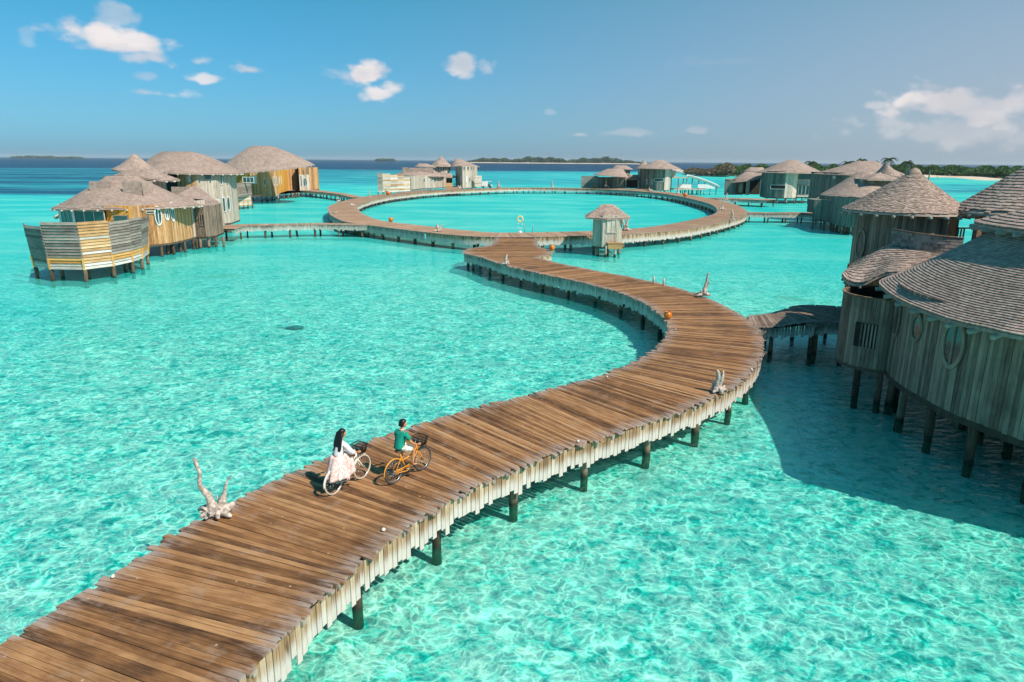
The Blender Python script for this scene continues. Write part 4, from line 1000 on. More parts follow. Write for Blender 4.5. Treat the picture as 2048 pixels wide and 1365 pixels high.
def porch_villa():
    v = villa('villa', 'villa with white glazed porch doors and slatted grey wall, right of the oval boardwalk', (62, 180))
    P = lambda px, py=398, z=1.5: np.array(at(px, py, z)[:2])
    Y = P(1556, 401)[1]; Y = 172.0
    T = [(px2(1524, Y+6), Y+8), (px2(1525, Y+4), Y+4), (px2(1532, Y), Y+.5), (px2(1545, Y), Y-1.5), (px2(1560, Y), Y-2.4), (px2(1574, Y), Y-2.2), (px2(1588, Y), Y-1), (px2(1592, Y), Y+1.5)]
    wall(v, T[:5], 1.4, 7.6, 'wall_teal', bw=.3, limit=100); wall(v, T[4:], 1.4, 7.6, 'wall_pale', bw=.3, limit=60)
    wall(v, [T[-1], (px2(1624, Y+4), Y+5), (px2(1624, Y+10), Y+12), T[0]], 1.4, 7.6, 'wall_pale', bw=.6); floor(v, T+[(px2(1626, Y+4), Y+4), (px2(1626, Y+10), Y+12)], 1.5, .3)
    stilts(v, T[2:7], 1.2, 2.6, mat='pile_pale', r=.15)
    p, n = hit(1556, 374.5, T); win(v, p, n, 3.4, 1.0, 'rect', 'white_paint', 'dark', mull=0)
    # porch with flat roof and glass doors
    pz = topz(369.5, Y, 1615); x0, x1 = px2(1592, Y), px2(1636, Y)
    floor(v, [(x0, Y-.5), (x1, Y-.5), (x1, Y+4), (x0, Y+4)], pz, .25, 'wall_grey', 'porch_roof'); floor(v, [(x0, Y-.5), (x1-.6, Y-.5), (x1-.6, Y+5), (x0, Y+5)], 1.9, .3, 'wall_pale', 'porch_floor')
    piece(v, 'porch_post', [bar((x1-.3, Y-.3, 0), (x1-.2, Y-.3, pz), .2, .2)], 'wall_grey')
    for q in (0, .33, .66, 1): post(v, x0+(x1-1-x0)*q, Y, 1.7, .13)
    piece(v, 'brace', [bar((x0+1.2, Y-.1, .4), (x0+2.9, Y-.1, 1.8), .14, .14)], 'pile_pale')
    for px in (1597.5, 1605, 1612.5):
        win(v, (px2(px, Y+1.2), Y+1.2, 3.35), (0, -1, 0), .95, 2.7, 'rect', mull=0, fw=.14)
    win(v, (px2(1624, Y+1.2), Y+1.2, 3.8), (0, -1, 0), .8, 1.7, 'oval'); wall(v, [(px2(1617, Y+1.3), Y+1.4), (px2(1632, Y+1.3), Y+1.4)], 1.9, pz, 'white_paint', bw=.5)
    for px in (1597, 1606, 1615):
        win(v, (px2(px, Y+1.8), Y+1.8, topz(351, Y, px)), (0, -1, 0), 1.05, 2.0, 'rect', 'wall_teal', mull=0)
    piece(v, 'railing', [bar((x0, Y-.3, pz+h), (px2(1621, Y), Y-.3, pz+h), .06, .08) for h in (.15, .55, 1.0)], 'white_paint')
    hip(v, Y+4, 1516, 1643, 345.5, 1575, 1594, 320.5, 7.8, flare(1.05), 18, .6, rafters=0, limit=0)
    # low house on the left
    Y2 = 184
    wall(v, [(px2(1447, Y2), Y2), (px2(1468, Y2), Y2-.5)], 1.4, 5.3, 'wall_teal', bw=.35, limit=40); piece(v, 'coping', [box((px2(1455, Y2), Y2, 5.35), (.9, 0, 0), (0, .3, 0), (0, 0, .12))], 'wall_pale')
    wall(v, [(px2(1468, Y2), Y2), (px2(1483, Y2), Y2-.5)], 1.4, 5.2, 'wall_brown', bw=.35); wall(v, [(px2(1490, Y2), Y2+3), (px2(1526, Y2), Y2+3)], 1.4, 6, 'interior', bw=.6)
    win(v, (px2(1478, Y2), Y2-.4, 3.1), (0, -1, 0), .9, 2.3, 'oval', 'wall_pale', 'wall_pale'); piece(v, 'porch_post', [box((px2(1492, Y2), Y2-.5, 3.2), (.4, 0, 0), (0, .2, 0), (0, 0, 1.8))], 'wall_pale')
    hip(v, Y2+2, 1455, 1530, 359, 1490, 1526, 344, 6, flare(1.1), 12, .7, tilt=.9)
    wall(v, ell(px2(1497, Y2+4), Y2+4, 3.0, 2.2, 0, n=14), 6, 7.2, 'wall_teal', bw=.5, closed=True); hip(v, Y2+5, 1488, 1530, 343, 1500, 1526, 335, 3, flare(1), 6, .8)
porch_villa()

def dark_villa():
    v = villa('villa', 'villa with dark lower boards, low swept roof and small pointed turret at centre right', (50, 105))
    P = lambda px, py, z=1.5: np.array(at(px, py, z)[:2])
    L = [P(1629,436,1.6), P(1645,438.5), P(1659,440)]; M = [P(1660,440), P(1672,444), P(1690,448), P(1711,450), P(1722,449), P(1736,448)]
    L[0] = L[1]+(-1.3, .6)
    wall(v, L, 1.3, 4.3, 'wall_teal', bw=.22, limit=60, cam=True); wall(v, M, 1.1, 4.9, 'wall_teal', bw=.22, limit=150); floor(v, L+M+[M[-1]+(3, 12), L[0]+(6, 12)], 1.5, .3)
    floor(v, [L[0], L[1], L[2], L[2]+(0, 3), L[0]+(0, 3)], 4.35, .12, 'wall_pale', 'lean_to_roof')
    wall(v, [L[0]+(5, 10), L[0]], 1.3, 4.3, 'wall_teal', bw=.5)
    stilts(v, L+M, 1.2, 1.6, r=.14)
    Y = 104
    E = ell(px2(1722, Y), Y+1, px2(1722, Y)-px2(1655, Y), 6.2, 5.0, p=2.1); roof(v, E, ridge(px2(1738, Y), Y+2.5, 1.0, 8.3, w=.8), flare(1.1), 18, .45)
    # dormer and gable
    wall(v, [(px2(1716, Y-1), Y+3), (px2(1716, Y-1), Y-1), (px2(1742, Y-1), Y-1.4), (px2(1742, Y-1), Y+3)], 6.0, 7.4, 'wall_teal', bw=.25)
    x0, x1 = px2(1713, Y), px2(1796, Y)
    Eg = np.array([(x0, Y-2.4, 7.35), (x1-.6, Y-2.6, 7.3), (x1-.4, Y+2.6, 7.4), (x0, Y+2.6, 7.4)]); Rr = np.array([(x0+3.0, Y-.1, 8.35), (x1-3.2, Y-.1, 8.25), (x1-3.2, Y+.1, 8.25), (x0+3.0, Y+.1, 8.35)])
    roof(v, resample(Eg, n=60, closed=True), resample(Rr, n=60, closed=True), flare(1.0), 9, .4)
    hip(v, 109, 1750, 1799, 352, 1771.5, 1772.5, 326, 2.7, flare(1.25), 14, .4)
    wall(v, ell(px2(1774, 111), 111, 1.7, 1.7, 0, n=16), 6.0, 8.0, 'wall_grey', bw=.3, closed=True)
    Yt = 118; T = [(px2(1646, Yt), Yt+6), (px2(1647, Yt), Yt+.5), (px2(1660, Yt), Yt-1.5), (px2(1676, Yt), Yt-1.8), (px2(1688, Yt), Yt-1), (px2(1700, Yt), Yt+.5), (px2(1725, Yt), Yt+1)]
    wall(v, T, 1.4, 8.1, 'wall_teal', bw=.25, limit=120); wall(v, [T[-1], (px2(1795, Yt), Yt+2), (px2(1795, Yt), Yt+9), T[0]], 1.4, 8.1, 'wall_grey', bw=.5); floor(v, T+[(px2(1795, Yt), Yt+2), (px2(1795, Yt), Yt+9)], 1.5)
    p, n = hit(1668.5, 355, T); win(v, p, n, .55, .5, 'rect', 'wall_pale', 'sail', mull=0)
    parapet_wall(v, [(px2(1686, Yt-2), Yt-2), (px2(1716, Yt-2), Yt-2)], 4.6, 6.6)
    hip(v, Yt+2.5, 1631, 1812, 350.5, 1717, 1750, 322.5, 6.6, flare(1.05), 22, .5, tilt=-.15)
dark_villa()
# ---------------------------------------------------------------- near right villa (shingle by shingle)
def near_right():
    v = villa('villa', 'large near right villa with curved board wall, oval windows and coursed shingle roofs', (22, 24))
    WB = [(1766,728),(1770,733),(1780,748),(1797,763),(1816,776),(1855,798),(1897,821),(1966,848),(2047,878)]
    W = [np.array(at(x, y, 1.6)[:2]) for x, y in WB]
    W = [W[1]+(1.6, 1.4), W[1]+(.3, .5)]+W[2:]+[np.array((16.6, 17.2)), np.array((18.6, 15.2)), np.array((21.5, 14.0))]
    Wd = spline(W, n=80); rest = [np.array((27, 15)), np.array((29.5, 21)), np.array((27, 28)), np.array((20, 29.5))]
    wall(v, Wd, 1.55, 5.1, 'wall_grey', bw=.155, limit=300, lean=.0)
    wall(v, [Wd[-1]]+rest+[Wd[0]], 1.55, 5.1, 'wall_grey', bw=.4); floor(v, list(Wd)+rest, 1.62, .3)
    for px, py, w_, h_, m_ in ((1909,687,.82,1.75,1),(1836,656,.5,1.1,0),(1797,637,.6,1.6,1)):
        p, n = hit(px, py, Wd); win(v, p, n, w_+.22, h_, 'oval', 'wall_grey', 'glass', fw=.11, mull=m_, proud=.03)
    for q in resample(Wd[8:], step=2.05):
        d = np.array((22, 22))-q; d /= np.linalg.norm(d)
        for k in (.35, 3.0): post(v, *(q+d*k), 1.4, .15)
    # main swept roof: eave and clerestory lines
    ev = [((1757,562),28.4),((1763,572),27.6),((1771,580),26.9),((1785,592),26.0),((1816,609),24.5),((1855,623),23.1),((1883,634),22.0),((1905,642),21.3),((1938,651),20.3),((1994,659),18.9),((2047,665),17.8)]
    Ev = [np.array(atY(*p, Y)) for p, Y in ev]
    Ev += [np.array((17.2, 15.2, 4.85)), np.array((20.5, 13.2, 4.85)), np.array((25, 13.2, 4.9)), np.array((29, 15.6, 4.9)), np.array((31, 20, 4.9)), np.array((30.5, 25, 5)), np.array((27.5, 29.5, 5.0)), np.array((22.5, 31.2, 5.0)), np.array((18, 30.6, 5.0))]
    Ed = spline(Ev, n=160, closed=True)
    for _ in range(25): Ed[:, 2] = (np.roll(Ed[:, 2], 1)+2*Ed[:, 2]+np.roll(Ed[:, 2], -1))/4
    for _ in range(4): Ed[:, :2] = (np.roll(Ed[:, :2], 1, 0)+2*Ed[:, :2]+np.roll(Ed[:, :2], -1, 0))/4
    top = spline([(18.3, 26.8, 7.2), (17.9, 23.3, 7.12), (18.3, 20.4, 7.1), (20, 18.8, 7.1), (24, 19.3, 7.1), (26, 24, 7.1), (24.2, 27.6, 7.15), (21, 28.0, 7.2)], n=240, closed=True)
    cxy = np.array((21.4, 23.6)); ang = np.arctan2(top[:, 1]-cxy[1], top[:, 0]-cxy[0]); o = np.argsort(ang); Rg = []
    for p in Ed:
        a_ = math.atan2(p[1]-cxy[1], p[0]-cxy[0]); Rg.append([np.interp(a_, ang[o], top[o, k], period=2*math.pi) for k in range(3)])
    Rg = np.array(Rg)
    for _ in range(30): Rg = (np.roll(Rg, 1, 0)+2*Rg+np.roll(Rg, -1, 0))/4
    roof(v, Ed, np.array(Rg), lambda s: .85*np.asarray(s)+.15*np.asarray(s)**2, 38, .17, 'shingle', limit=300, lift=.04, rafters=44, rmat='rafter_grey', name='main_roof', jag=.008)
    wall(v, [p[:2]*.99+cxy*.01 for p in top[::6]], 6.9, 7.5, 'rafter_grey', bw=.4, closed=True, name='clerestory', board='clerestory_board')
    E = spline([(18.1, 27.5, 7.40), (17.5, 23.0, 7.42), (17.9, 19.6, 7.42), (20, 17.7, 7.46), (24.5, 18.3, 7.46), (26.8, 24, 7.46), (24.8, 28.6, 7.44), (21, 29.2, 7.42)], n=160, closed=True)
    roof(v, E, ridge(22.2, 23.4, .05, 9.35, n=160), flare(1.0), 22, .17, 'shingle', limit=150, lift=.055, rafters=36, rmat='rafter_grey', name='upper_roof', jag=.01)
    # cone tower
    Yt = 36.5; c = (atY(1810, 420, Yt)[0], Yt); r = (atY(1922, 420, Yt)[0]-atY(1694, 420, Yt)[0])/2
    apex = atY(1829, 343, Yt); ze = 7.28
    E = ell(*c, r, r, ze, n=90); roof(v, E, ridge(apex[0], Yt, .04, apex[2]), lambda s: .93*np.asarray(s)+.07*np.asarray(s)**2, 32, .15, 'shingle', limit=300, lift=.034, thv=.3, rafters=24, rmat='rafter_grey', name='tower_roof', jag=.05)
    lathe(v, 'tower_cap', [(.02, .18), (.22, .08), (.34, -.1), (.36, -.14)], 'shingle', 12, world=True, at_=(apex[0], Yt, apex[2]))
    rw = r*.80; ring = ell(c[0]+.1, c[1], rw, rw, 0, n=60)
    an = lambda k: 2*math.pi*k/60
    greyp = [ring[k] for k in range(26, 49)]; brown = [ring[k] for k in range(48, 61-1)]+[ring[0]]
    wall(v, greyp, 2.2, ze-.05, 'wall_grey', bw=.16, limit=120, lean=0); wall(v, brown, 4.2, ze-.05, 'wall_brown', bw=.2, limit=60); wall(v, [ring[k] for k in range(0, 27)], 1.6, ze-.05, 'wall_grey', bw=.4)
    p, n = hit(1722, 489, greyp); win(v, p, n, .75, 1.6, 'oval', 'wall_grey', 'wall_grey', mull=0, proud=.02, fw=.1)
    piece(v, 'trim', [bar((*(np.array(ring[48][:2])*.995), ze-1.0), (*(np.array(ring[48][:2])*.995), ze-.1), .45, .12)], 'wall_grey')
    # shingled parapet of the roof terrace between tower and main roof
    pa = [atY(1784, 460, 33.2), atY(1830, 470, 32.0), atY(1880, 474, 31.2), atY(1928, 478, 30.8)]
    pts = spline([p[:2] for p in pa], n=24); parapet_wall(v, pts, 4.9, [pa[0][2]+(pa[-1][2]-pa[0][2])*k/23 for k in range(24)], 'shingle_grey', sw=.16, ch=.15, limit=200)
    tube(v, 'coping', [(*q, pa[0][2]+(pa[-1][2]-pa[0][2])*k/23+.03) for k, q in enumerate(pts)], .045, 'wall_grey', 6)
    # lower roof between tower and small round room
    tip = atY(1684, 548, 31.0); lo = [np.array(tip), np.array(atY(1696, 562, 29.9)), np.array(atY(1724, 567, 29.3)), np.array(atY(1766, 548, 29.0)), np.array(atY(1800, 545, 28.6)), np.array(atY(1870, 535, 28.6))]
    up_ = [np.array(atY(1715, 520, 34.2)), np.array(atY(1745, 506, 33.6)), np.array(atY(1776, 492, 33.3)), np.array(atY(1815, 497, 32.3)), np.array(atY(1850, 502, 31.6)), np.array(atY(1890, 510, 31.0))]
    El = spline(lo, n=50); Rl = spline(up_, n=50); roof(v, El, Rl, flare(1.0), 13, .17, 'shingle', closed=False, limit=120, lift=.05, name='lower_roof')
    for k in (3, 8, 13, 18): tube(v, 'rafter', [El[k]-(0, 0, .18), El[k]+(Rl[k]-El[k])*.25-(0, 0, .16)], .07, 'rafter_grey', 7)
    wall(v, [(17.0, 35), (16.0, 31.6), (16.4, 29.8), (18.2, 29.4)], 1.5, 4.7, 'wall_brown', bw=.2)
    # small round room with barred opening
    c2 = np.array((15.55, 28.35)); r2 = 1.62; rg = ell(*c2, r2, r2, 0, n=64)
    wr = [q for q in rg]; zt2 = [4.55]*64
    wall(v, rg, 1.5, 4.35, 'wall_grey', bw=.16, closed=True, limit=80); floor(v, rg, 1.6)
    piece(v, 'coping', [bar((*(c2+(np.array(rg[k][:2])-c2)), 4.38), (*(c2+(np.array(rg[(k+1) % 64][:2])-c2)), 4.38), .1, .06) for k in range(64)], 'wall_brown')
    p, n = hit(1731, 671, rg, True); t = np.cross((0, 0, 1), n)
    w_ = piece(v, 'opening_shade', [box(p+n*.03, t*.42, (0, 0, .5), n*.02)], 'dark')  # dark panel on the uncut wall, standing in for the shade inside
    for k in range(5): piece(w_, 'opening_bar', [box(p+n*.06+t*(-.16+.135*k), t*.03, (0, 0, .5), n*.025)], 'wall_grey')
    for a in (3.6, 4.4, 5.2): post(v, c2[0]+1.1*math.cos(a), c2[1]+1.1*math.sin(a), 1.5, .14)
    # far cone on the right, its posts and the balustrade towards the tower
    c3 = (25.4, 33.5); r3 = c3[0]-atY(1929, 422, 33.5)[0]; z3 = atY(1929, 423, 33.5)[2]
    E = ell(*c3, r3, r3, z3, n=90); roof(v, E, ridge(*c3, .04, z3+2.9), flare(1.05), 22, .2, 'shingle', limit=0, lift=.05, rafters=26, rmat='rafter_grey', name='pavilion_roof')
    for px, Y in ((1960, 32), (2030, 31)): piece(v, 'pavilion_post', [box((atY(px, 440, Y)[0], Y, 5.6), (.11, 0, 0), (0, .11, 0), (0, 0, 1.5))], 'wall_brown')
    wall(v, [(c3[0]-2, 35.5), (c3[0]+3, 35)], 4, z3, 'wall_brown', bw=.2)
    a, b = np.array(atY(1884, 456, 36)), np.array(atY(1953, 457, 34))
    piece(v, 'handrail', [bar(a, b, .1, .07), bar(a-(0, 0, 1.0), b-(0, 0, 1.0), .07, .06)], 'wall_pale')
    for k in range(9):
        q = a+(b-a)*k/12; piece(v, 'baluster', [box(q-(0, 0, .5), (.03, 0, 0), (0, .03, 0), (0, 0, .5))], 'wall_pale')
    q = a+(b-a)*.42; piece(v, 'rail_post', [box(q-(0, 0, .55), (.08, 0, 0), (0, .08, 0), (0, 0, .6))], 'wall_pale')
    floor(v, [(17.5, 30), (23, 30), (30, 31), (32, 38), (24, 40), (18.5, 37)], 1.6, .3); floor(v, [(19, 31.2), (24, 30.2), (30, 31), (31, 37), (24, 39), (20.5, 36)], 4.5, .3, 'wall_grey', 'roof_terrace')
    for x, y in ((18, 31), (21, 31), (25, 31), (19.5, 36), (24, 39), (29, 37), (29, 31)): post(v, x, y, 1.4, .16)
    wall(v, [(18.4, 30.6), (24, 29.9)], 1.6, 5, 'wall_grey', bw=.3); wall(v, [(17.3, 31), (18.6, 38), (24, 40), (31, 38), (31, 31)], 1.6, 4.4, 'wall_grey', bw=.4)
near_right()

# ---------------------------------------------------------------- small hut on the oval boardwalk
def hut():
    v = empty('hut', (*at(1215, 486, 1.4)[:2], 0), label='small square hut with pyramid shingle roof standing beside the oval boardwalk', cat='hut')
    a, b, c = [np.array(at(x, y, 1.25)[:2]) for x, y in ((1184,486.5),(1204,489.5),(1242,487))]
    c = np.array((atY(1243, 480, b[1]+1.2)[0], b[1]+1.2)); a = np.array((atY(1185, 480, b[1]+.9)[0], b[1]+.9)); d = a+(.6, 2.9); e = c+(.2, 2.6)
    P = [a, b, np.array((atY(1236, 480, b[1]+.1)[0], b[1]+.1)), c, e, d]
    wall(v, P, 1.0, 4.2, 'wall_pale', bw=.16, closed=True, limit=120); floor(v, P, 1.1, .2)
    p, n = hit(1223, 452, P); win(v, p, n, 1.0, 1.5, 'rect', 'wall_pale', 'wall_pale', mull=1, proud=.03); 
    cx, cy = (a[0]+c[0])/2+.1, (P[2][1]+d[1])/2
    Eg = np.array([(cx-2.45, cy-1.5, 3.95), (cx-.4, cy-2.15, 3.9), (cx+2.1, cy-1.7, 3.98), (cx+2.4, cy+1.6, 3.98), (cx-2.2, cy+1.8, 3.98)]); z = topz(409, cy, 1215)
    Rr = np.array([(cx-.62, cy-.05, z), (cx-.1, cy-.1, z), (cx+.5, cy-.05, z), (cx+.5, cy+.1, z), (cx-.6, cy+.1, z)])
    roof(v, resample(Eg, n=60, closed=True), resample(Rr, n=60, closed=True), flare(1.0), 18, .2, 'shingle', limit=200, lift=.03)
    q = np.array(at(1222, 488, 1.2)[:2]); yb = b[1]-.35
    piece(v, 'step_box', [box((q[0]+.2, yb, 1.15), (.75, 0, 0), (0, .35, 0), (0, 0, .28)), box((q[0]+.2, yb, 1.46), (.82, 0, 0), (0, .4, 0), (0, 0, .03))], 'fence_gold')
    for px in (1212, 1230.5): post(v, atY(px, 490, yb-.2)[0], yb-.2, 1.2, .13, 'pile_pale')
    for px, Y in ((1196, b[1]+.5), (1216, b[1]+1.2), (1238, b[1]+1.8), (1188, b[1]+2.2)): post(v, atY(px, 490, Y)[0], Y, 1.1, .14)
hut()
# ---------------------------------------------------------------- islands, palms and masts
def foliage_mass(name, pts_fn, n, size, mat, label=None, kind='stuff', parent=None, seed=1):
    """many small leaf clumps through a volume: pts_fn(rng,n) -> (n,3) centres"""
    r = np.random.default_rng(seed); Cn = pts_fn(r, n); n = len(Cn)
    a = r.normal(size=(n, 3)); a /= np.linalg.norm(a, axis=1, keepdims=True); b = r.normal(size=(n, 3)); b -= a*np.sum(a*b, 1, keepdims=True); b /= np.linalg.norm(b, axis=1, keepdims=True)
    s = size*r.uniform(.5, 1.4, (n, 1)); a = a*s; b = b*s*.7; c = np.cross(a, b); c = c/np.linalg.norm(c, axis=1, keepdims=True)*s*.45
    V = np.stack([Cn-a, Cn-b+c, Cn+a, Cn+b+c*.6], 1).reshape(-1, 3)
    me = bpy.data.meshes.new(name); me.vertices.add(4*n); me.vertices.foreach_set('co', V.reshape(-1))
    F_ = np.concatenate([np.array([0, 1, 2]), np.array([0, 2, 3])])[None]+4*np.arange(n)[:, None]
    me.loops.add(6*n); me.loops.foreach_set('vertex_index', F_.reshape(-1)); me.polygons.add(2*n); me.polygons.foreach_set('loop_start', np.arange(2*n)*3); me.polygons.foreach_set('loop_total', np.full(2*n, 3))
    me.polygons.foreach_set('use_smooth', np.zeros(2*n, bool))
    at_ = me.attributes.new('pr', 'FLOAT_VECTOR', 'POINT'); rr = np.repeat(r.random((n, 1)), 4, 1); at_.data.foreach_set('vector', np.stack([rr, rr, rr], -1).reshape(-1).astype(np.float32))
    me.update(calc_edges=True); o = link(name, me, mat, parent, kind=kind)
    if label: o['label'] = label
    return o
def leaf_mat(name, c1, c2, c3):
    m, w, out = material(name); pr = w.n('ShaderNodeSeparateXYZ', ins={0: attr(w, 'pr').outputs['Vector']})
    pos = w.n('ShaderNodeNewGeometry').outputs['Position']; nz = w.noise(pos, 0.09, 4, 0.6).outputs[0]
    t = w.m('ADD', w.m('MULTIPLY', pr.outputs[0], 0.5), w.m('MULTIPLY', nz, 0.5)); col = w.ramp(t, [(0.3, c1), (0.5, c2), (0.72, c3)])
    di = w.n('ShaderNodeBsdfDiffuse', ins={0: col}); tr = w.n('ShaderNodeBsdfTranslucent', ins={0: col}); w.put(out.inputs[0], w.n('ShaderNodeMixShader', ins={0: 0.25, 1: di, 2: tr}))
leaf_mat('mangrove', (0.035, 0.085, 0.028), (0.075, 0.15, 0.05), (0.12, 0.2, 0.075))
leaf_mat('dry_scrub', (0.10, 0.07, 0.045), (0.20, 0.15, 0.10), (0.27, 0.22, 0.15))
leaf_mat('palm_leaf', (0.05, 0.07, 0.025), (0.10, 0.12, 0.05), (0.2, 0.19, 0.09))
leaf_mat('far_wood', (0.06, 0.11, 0.07), (0.09, 0.15, 0.09), (0.13, 0.18, 0.11))
m, w, out = material('beach_sand')
pos = w.n('ShaderNodeNewGeometry').outputs['Position']
w.put(out.inputs[0], w.n('ShaderNodeBsdfDiffuse', ins={0: w.ramp(w.noise(w.vm('MULTIPLY', pos, (.3, 1, 1)), 0.12, 5, 0.6).outputs[0], [(0.35, (0.5, 0.36, 0.26)), (0.6, (0.72, 0.6, 0.48))])}))
def land(name, shore, back, top, label, mat='beach_sand', nseg=8, kind='structure'):
    """low sand land: from a front shore line to a back line, rising a little from under the water"""
    A_ = resample(np.array(shore, float), n=60); B_ = resample(np.array(back, float), n=60); V, Fc = [], []
    for j in range(nseg+1):
        t = j/nseg; z = -1.2+(top+1.2)*min(1, math.sin(min(1, t*2.2)*math.pi/2)) if t < .9 else top-(t-.9)*10*(top+1.3)
        for i in range(60):
            p = A_[i]*(1-t)+B_[i]*t; V.append((p[0], p[1], z+.25*math.sin(i*.9+j)))
    for j in range(nseg):
        for i in range(59): Fc.append((j*60+i, j*60+i+1, (j+1)*60+i+1, (j+1)*60+i))
    o = mesh(name, V, Fc, mat, None, smooth=True, kind=kind); o['label'] = label; return o
# right-hand island
shore = [at(1345,342,0)[:2], at(1365,349,0)[:2], at(1400,353.5,0)[:2], at(1470,355.5,0)[:2], at(1560,357,0)[:2], at(1700,357,0)[:2], at(1800,358,0)[:2], at(1880,361,0)[:2], at(1960,365.5,0)[:2], at(2010,369,0)[:2], at(2120,374,0)[:2], at(2300,380,0)[:2]]
shore = [np.array(p) for p in shore]
back = [np.array(p)*(1.25+.9*min(1, i/6)) for i, p in enumerate(shore)]
land('island_ground', shore, back, 1.0, 'low sandy island with a pale beach on the right horizon')
spx = [1345, 1365, 1400, 1470, 1560, 1700, 1800, 1880, 1960, 2010, 2120, 2300]; qx = np.linspace(1345, 2300, 401)
SH = np.stack([np.interp(qx, spx, np.array(shore)[:, k]) for k in range(2)], 1)
def wood_pts(y0, y1, f0, f1, h0, h1, frac_out=.0):
    def fn(r, n):
        i = r.integers(int(400*y0), int(400*y1), n); g0 = f0+.26*np.clip((i-120)/60, 0, 1)*(f0 > 1.05); f = g0+(f1-g0)*r.random(n)**1.6
        p = SH[i]*f[:, None]; u = i/400.0
        hh = h0+(h1-h0)*((i/400-y0)/(y1-y0)); bumps = 1+.22*np.sin(i*.35+2*np.sin(i*.09))+.15*np.sin(i*1.1+f*30)+.1*np.sin(p[:, 0]*.25)
        edge = np.clip((f-g0)/.05, 0, 1)**.5; ht = hh*bumps*(.45+.55*edge)
        z = ht*r.random(n)**.35
        return np.stack([p[:, 0]+r.normal(0, 1, n), p[:, 1], z+.6], 1)
    return fn
foliage_mass('mangrove_woods', wood_pts(.095, 1.0, 1.09, 1.75, 5.2, 5.8), 70000, 1.1, 'mangrove', 'dense green island thicket behind the pale beach on the right', seed=4)
foliage_mass('dry_scrub', wood_pts(.03, .125, 1.02, 1.12, 3.0, 6.2), 14000, .7, 'dry_scrub', 'bare brown scrub at the left end of the right-hand island', seed=5)
# far islands on the horizon
def strip(name, pxs, py, Y, label, depth=120, top=1.5):
    a = [np.array((atY(p, py, Y)[0], Y)) for p in np.linspace(pxs[0], pxs[1], 8)]
    return land(name, a, [p+(0, depth) for p in a], top, label)
Yf = 2600
strip('far_island_ground', (938, 1290), 325, Yf, 'thin pale beach of the wooded island at the centre horizon', 200, 3.0)
def far_pts(l, r0, Y, h, dens=1.0):
    x0, x1 = atY(l, 325, Y)[0], atY(r0, 325, Y)[0]
    def fn(r, n):
        x = x0+(x1-x0)*r.random(n); u = (x-x0)/(x1-x0); ht = h*(.62+.2*np.sin(u*17+1)+.12*np.sin(u*41)+.1*np.sin(u*97))*np.clip(np.minimum(u, 1-u)*9, .12, 1)
        return np.stack([x, Y+60+r.random(n)*90, 3+ht*r.random(n)**.45], 1)
    return fn
foliage_mass('far_woods', far_pts(935, 1292, Yf, 21), 9000, 4.5, 'far_wood', 'bluish green woods of the far island at the centre horizon', seed=8)
for l, r0, h, nm in ((5, 95, 7, 'left edge'), (95, 140, 3.5, 'left, a bare sand bar'), (745, 785, 7, 'left of the cone-turret villa')):
    foliage_mass('far_woods', far_pts(l, r0, 4200, h*1.6), 900, 6, 'far_wood', 'faint low islet on the horizon, '+nm, seed=int(l))
def mast(px, pyt, Y, label):
    x = atY(px, 325, Y)[0]; zt = topz(pyt, Y, px); r_ = empty('radio_mast', (x, Y, 0), label=label, cat='mast', group='radio masts on the far island')
    for k in range(5):
        a, b = zt*k/5, zt*(k+1)/5; w0, w1 = 3.2*(1-k/6), 3.2*(1-(k+1)/6)
        piece(r_, 'section', [bar((x+sx*w0/2, Y+sy*w0/2, a), (x+sx*w1/2, Y+sy*w1/2, b), .7, .7) for sx in (-1, 1) for sy in (-1, 1)]+[bar((x-w0/2, Y, a), (x+w1/2, Y, b), .5, .5)], 'white_paint' if k % 2 else 'mast_red')
plain('mast_red', (0.6, 0.12, 0.08))
mast(1093.5, 306.5, Yf+70, 'taller red and white lattice mast above the middle of the far wooded island')
mast(1242, 309, Yf+70, 'red and white lattice mast near the right end of the far wooded island')
PALMS = [(1622,318,352,13,'palm','palm just right of the pale-walled porch villa roof'),(1695,319,350,13,'palm','small ragged palm showing left of the dark villa roof peak'),(1722,314,350,13,'palm','brownish palm top directly behind the dark villa roof peak'),
         (1747,318,350,12,'palm','palm top just right of the dark villa roof peak'),(1775,312.5,352,14,'palm','tallest dark palm behind the pointed turret'),(1813,318,352,16,'palm','palm with a bare pale trunk standing apart right of the turret'),(1860,329,354,13,'palm','short brown palm half lost in the thicket')]
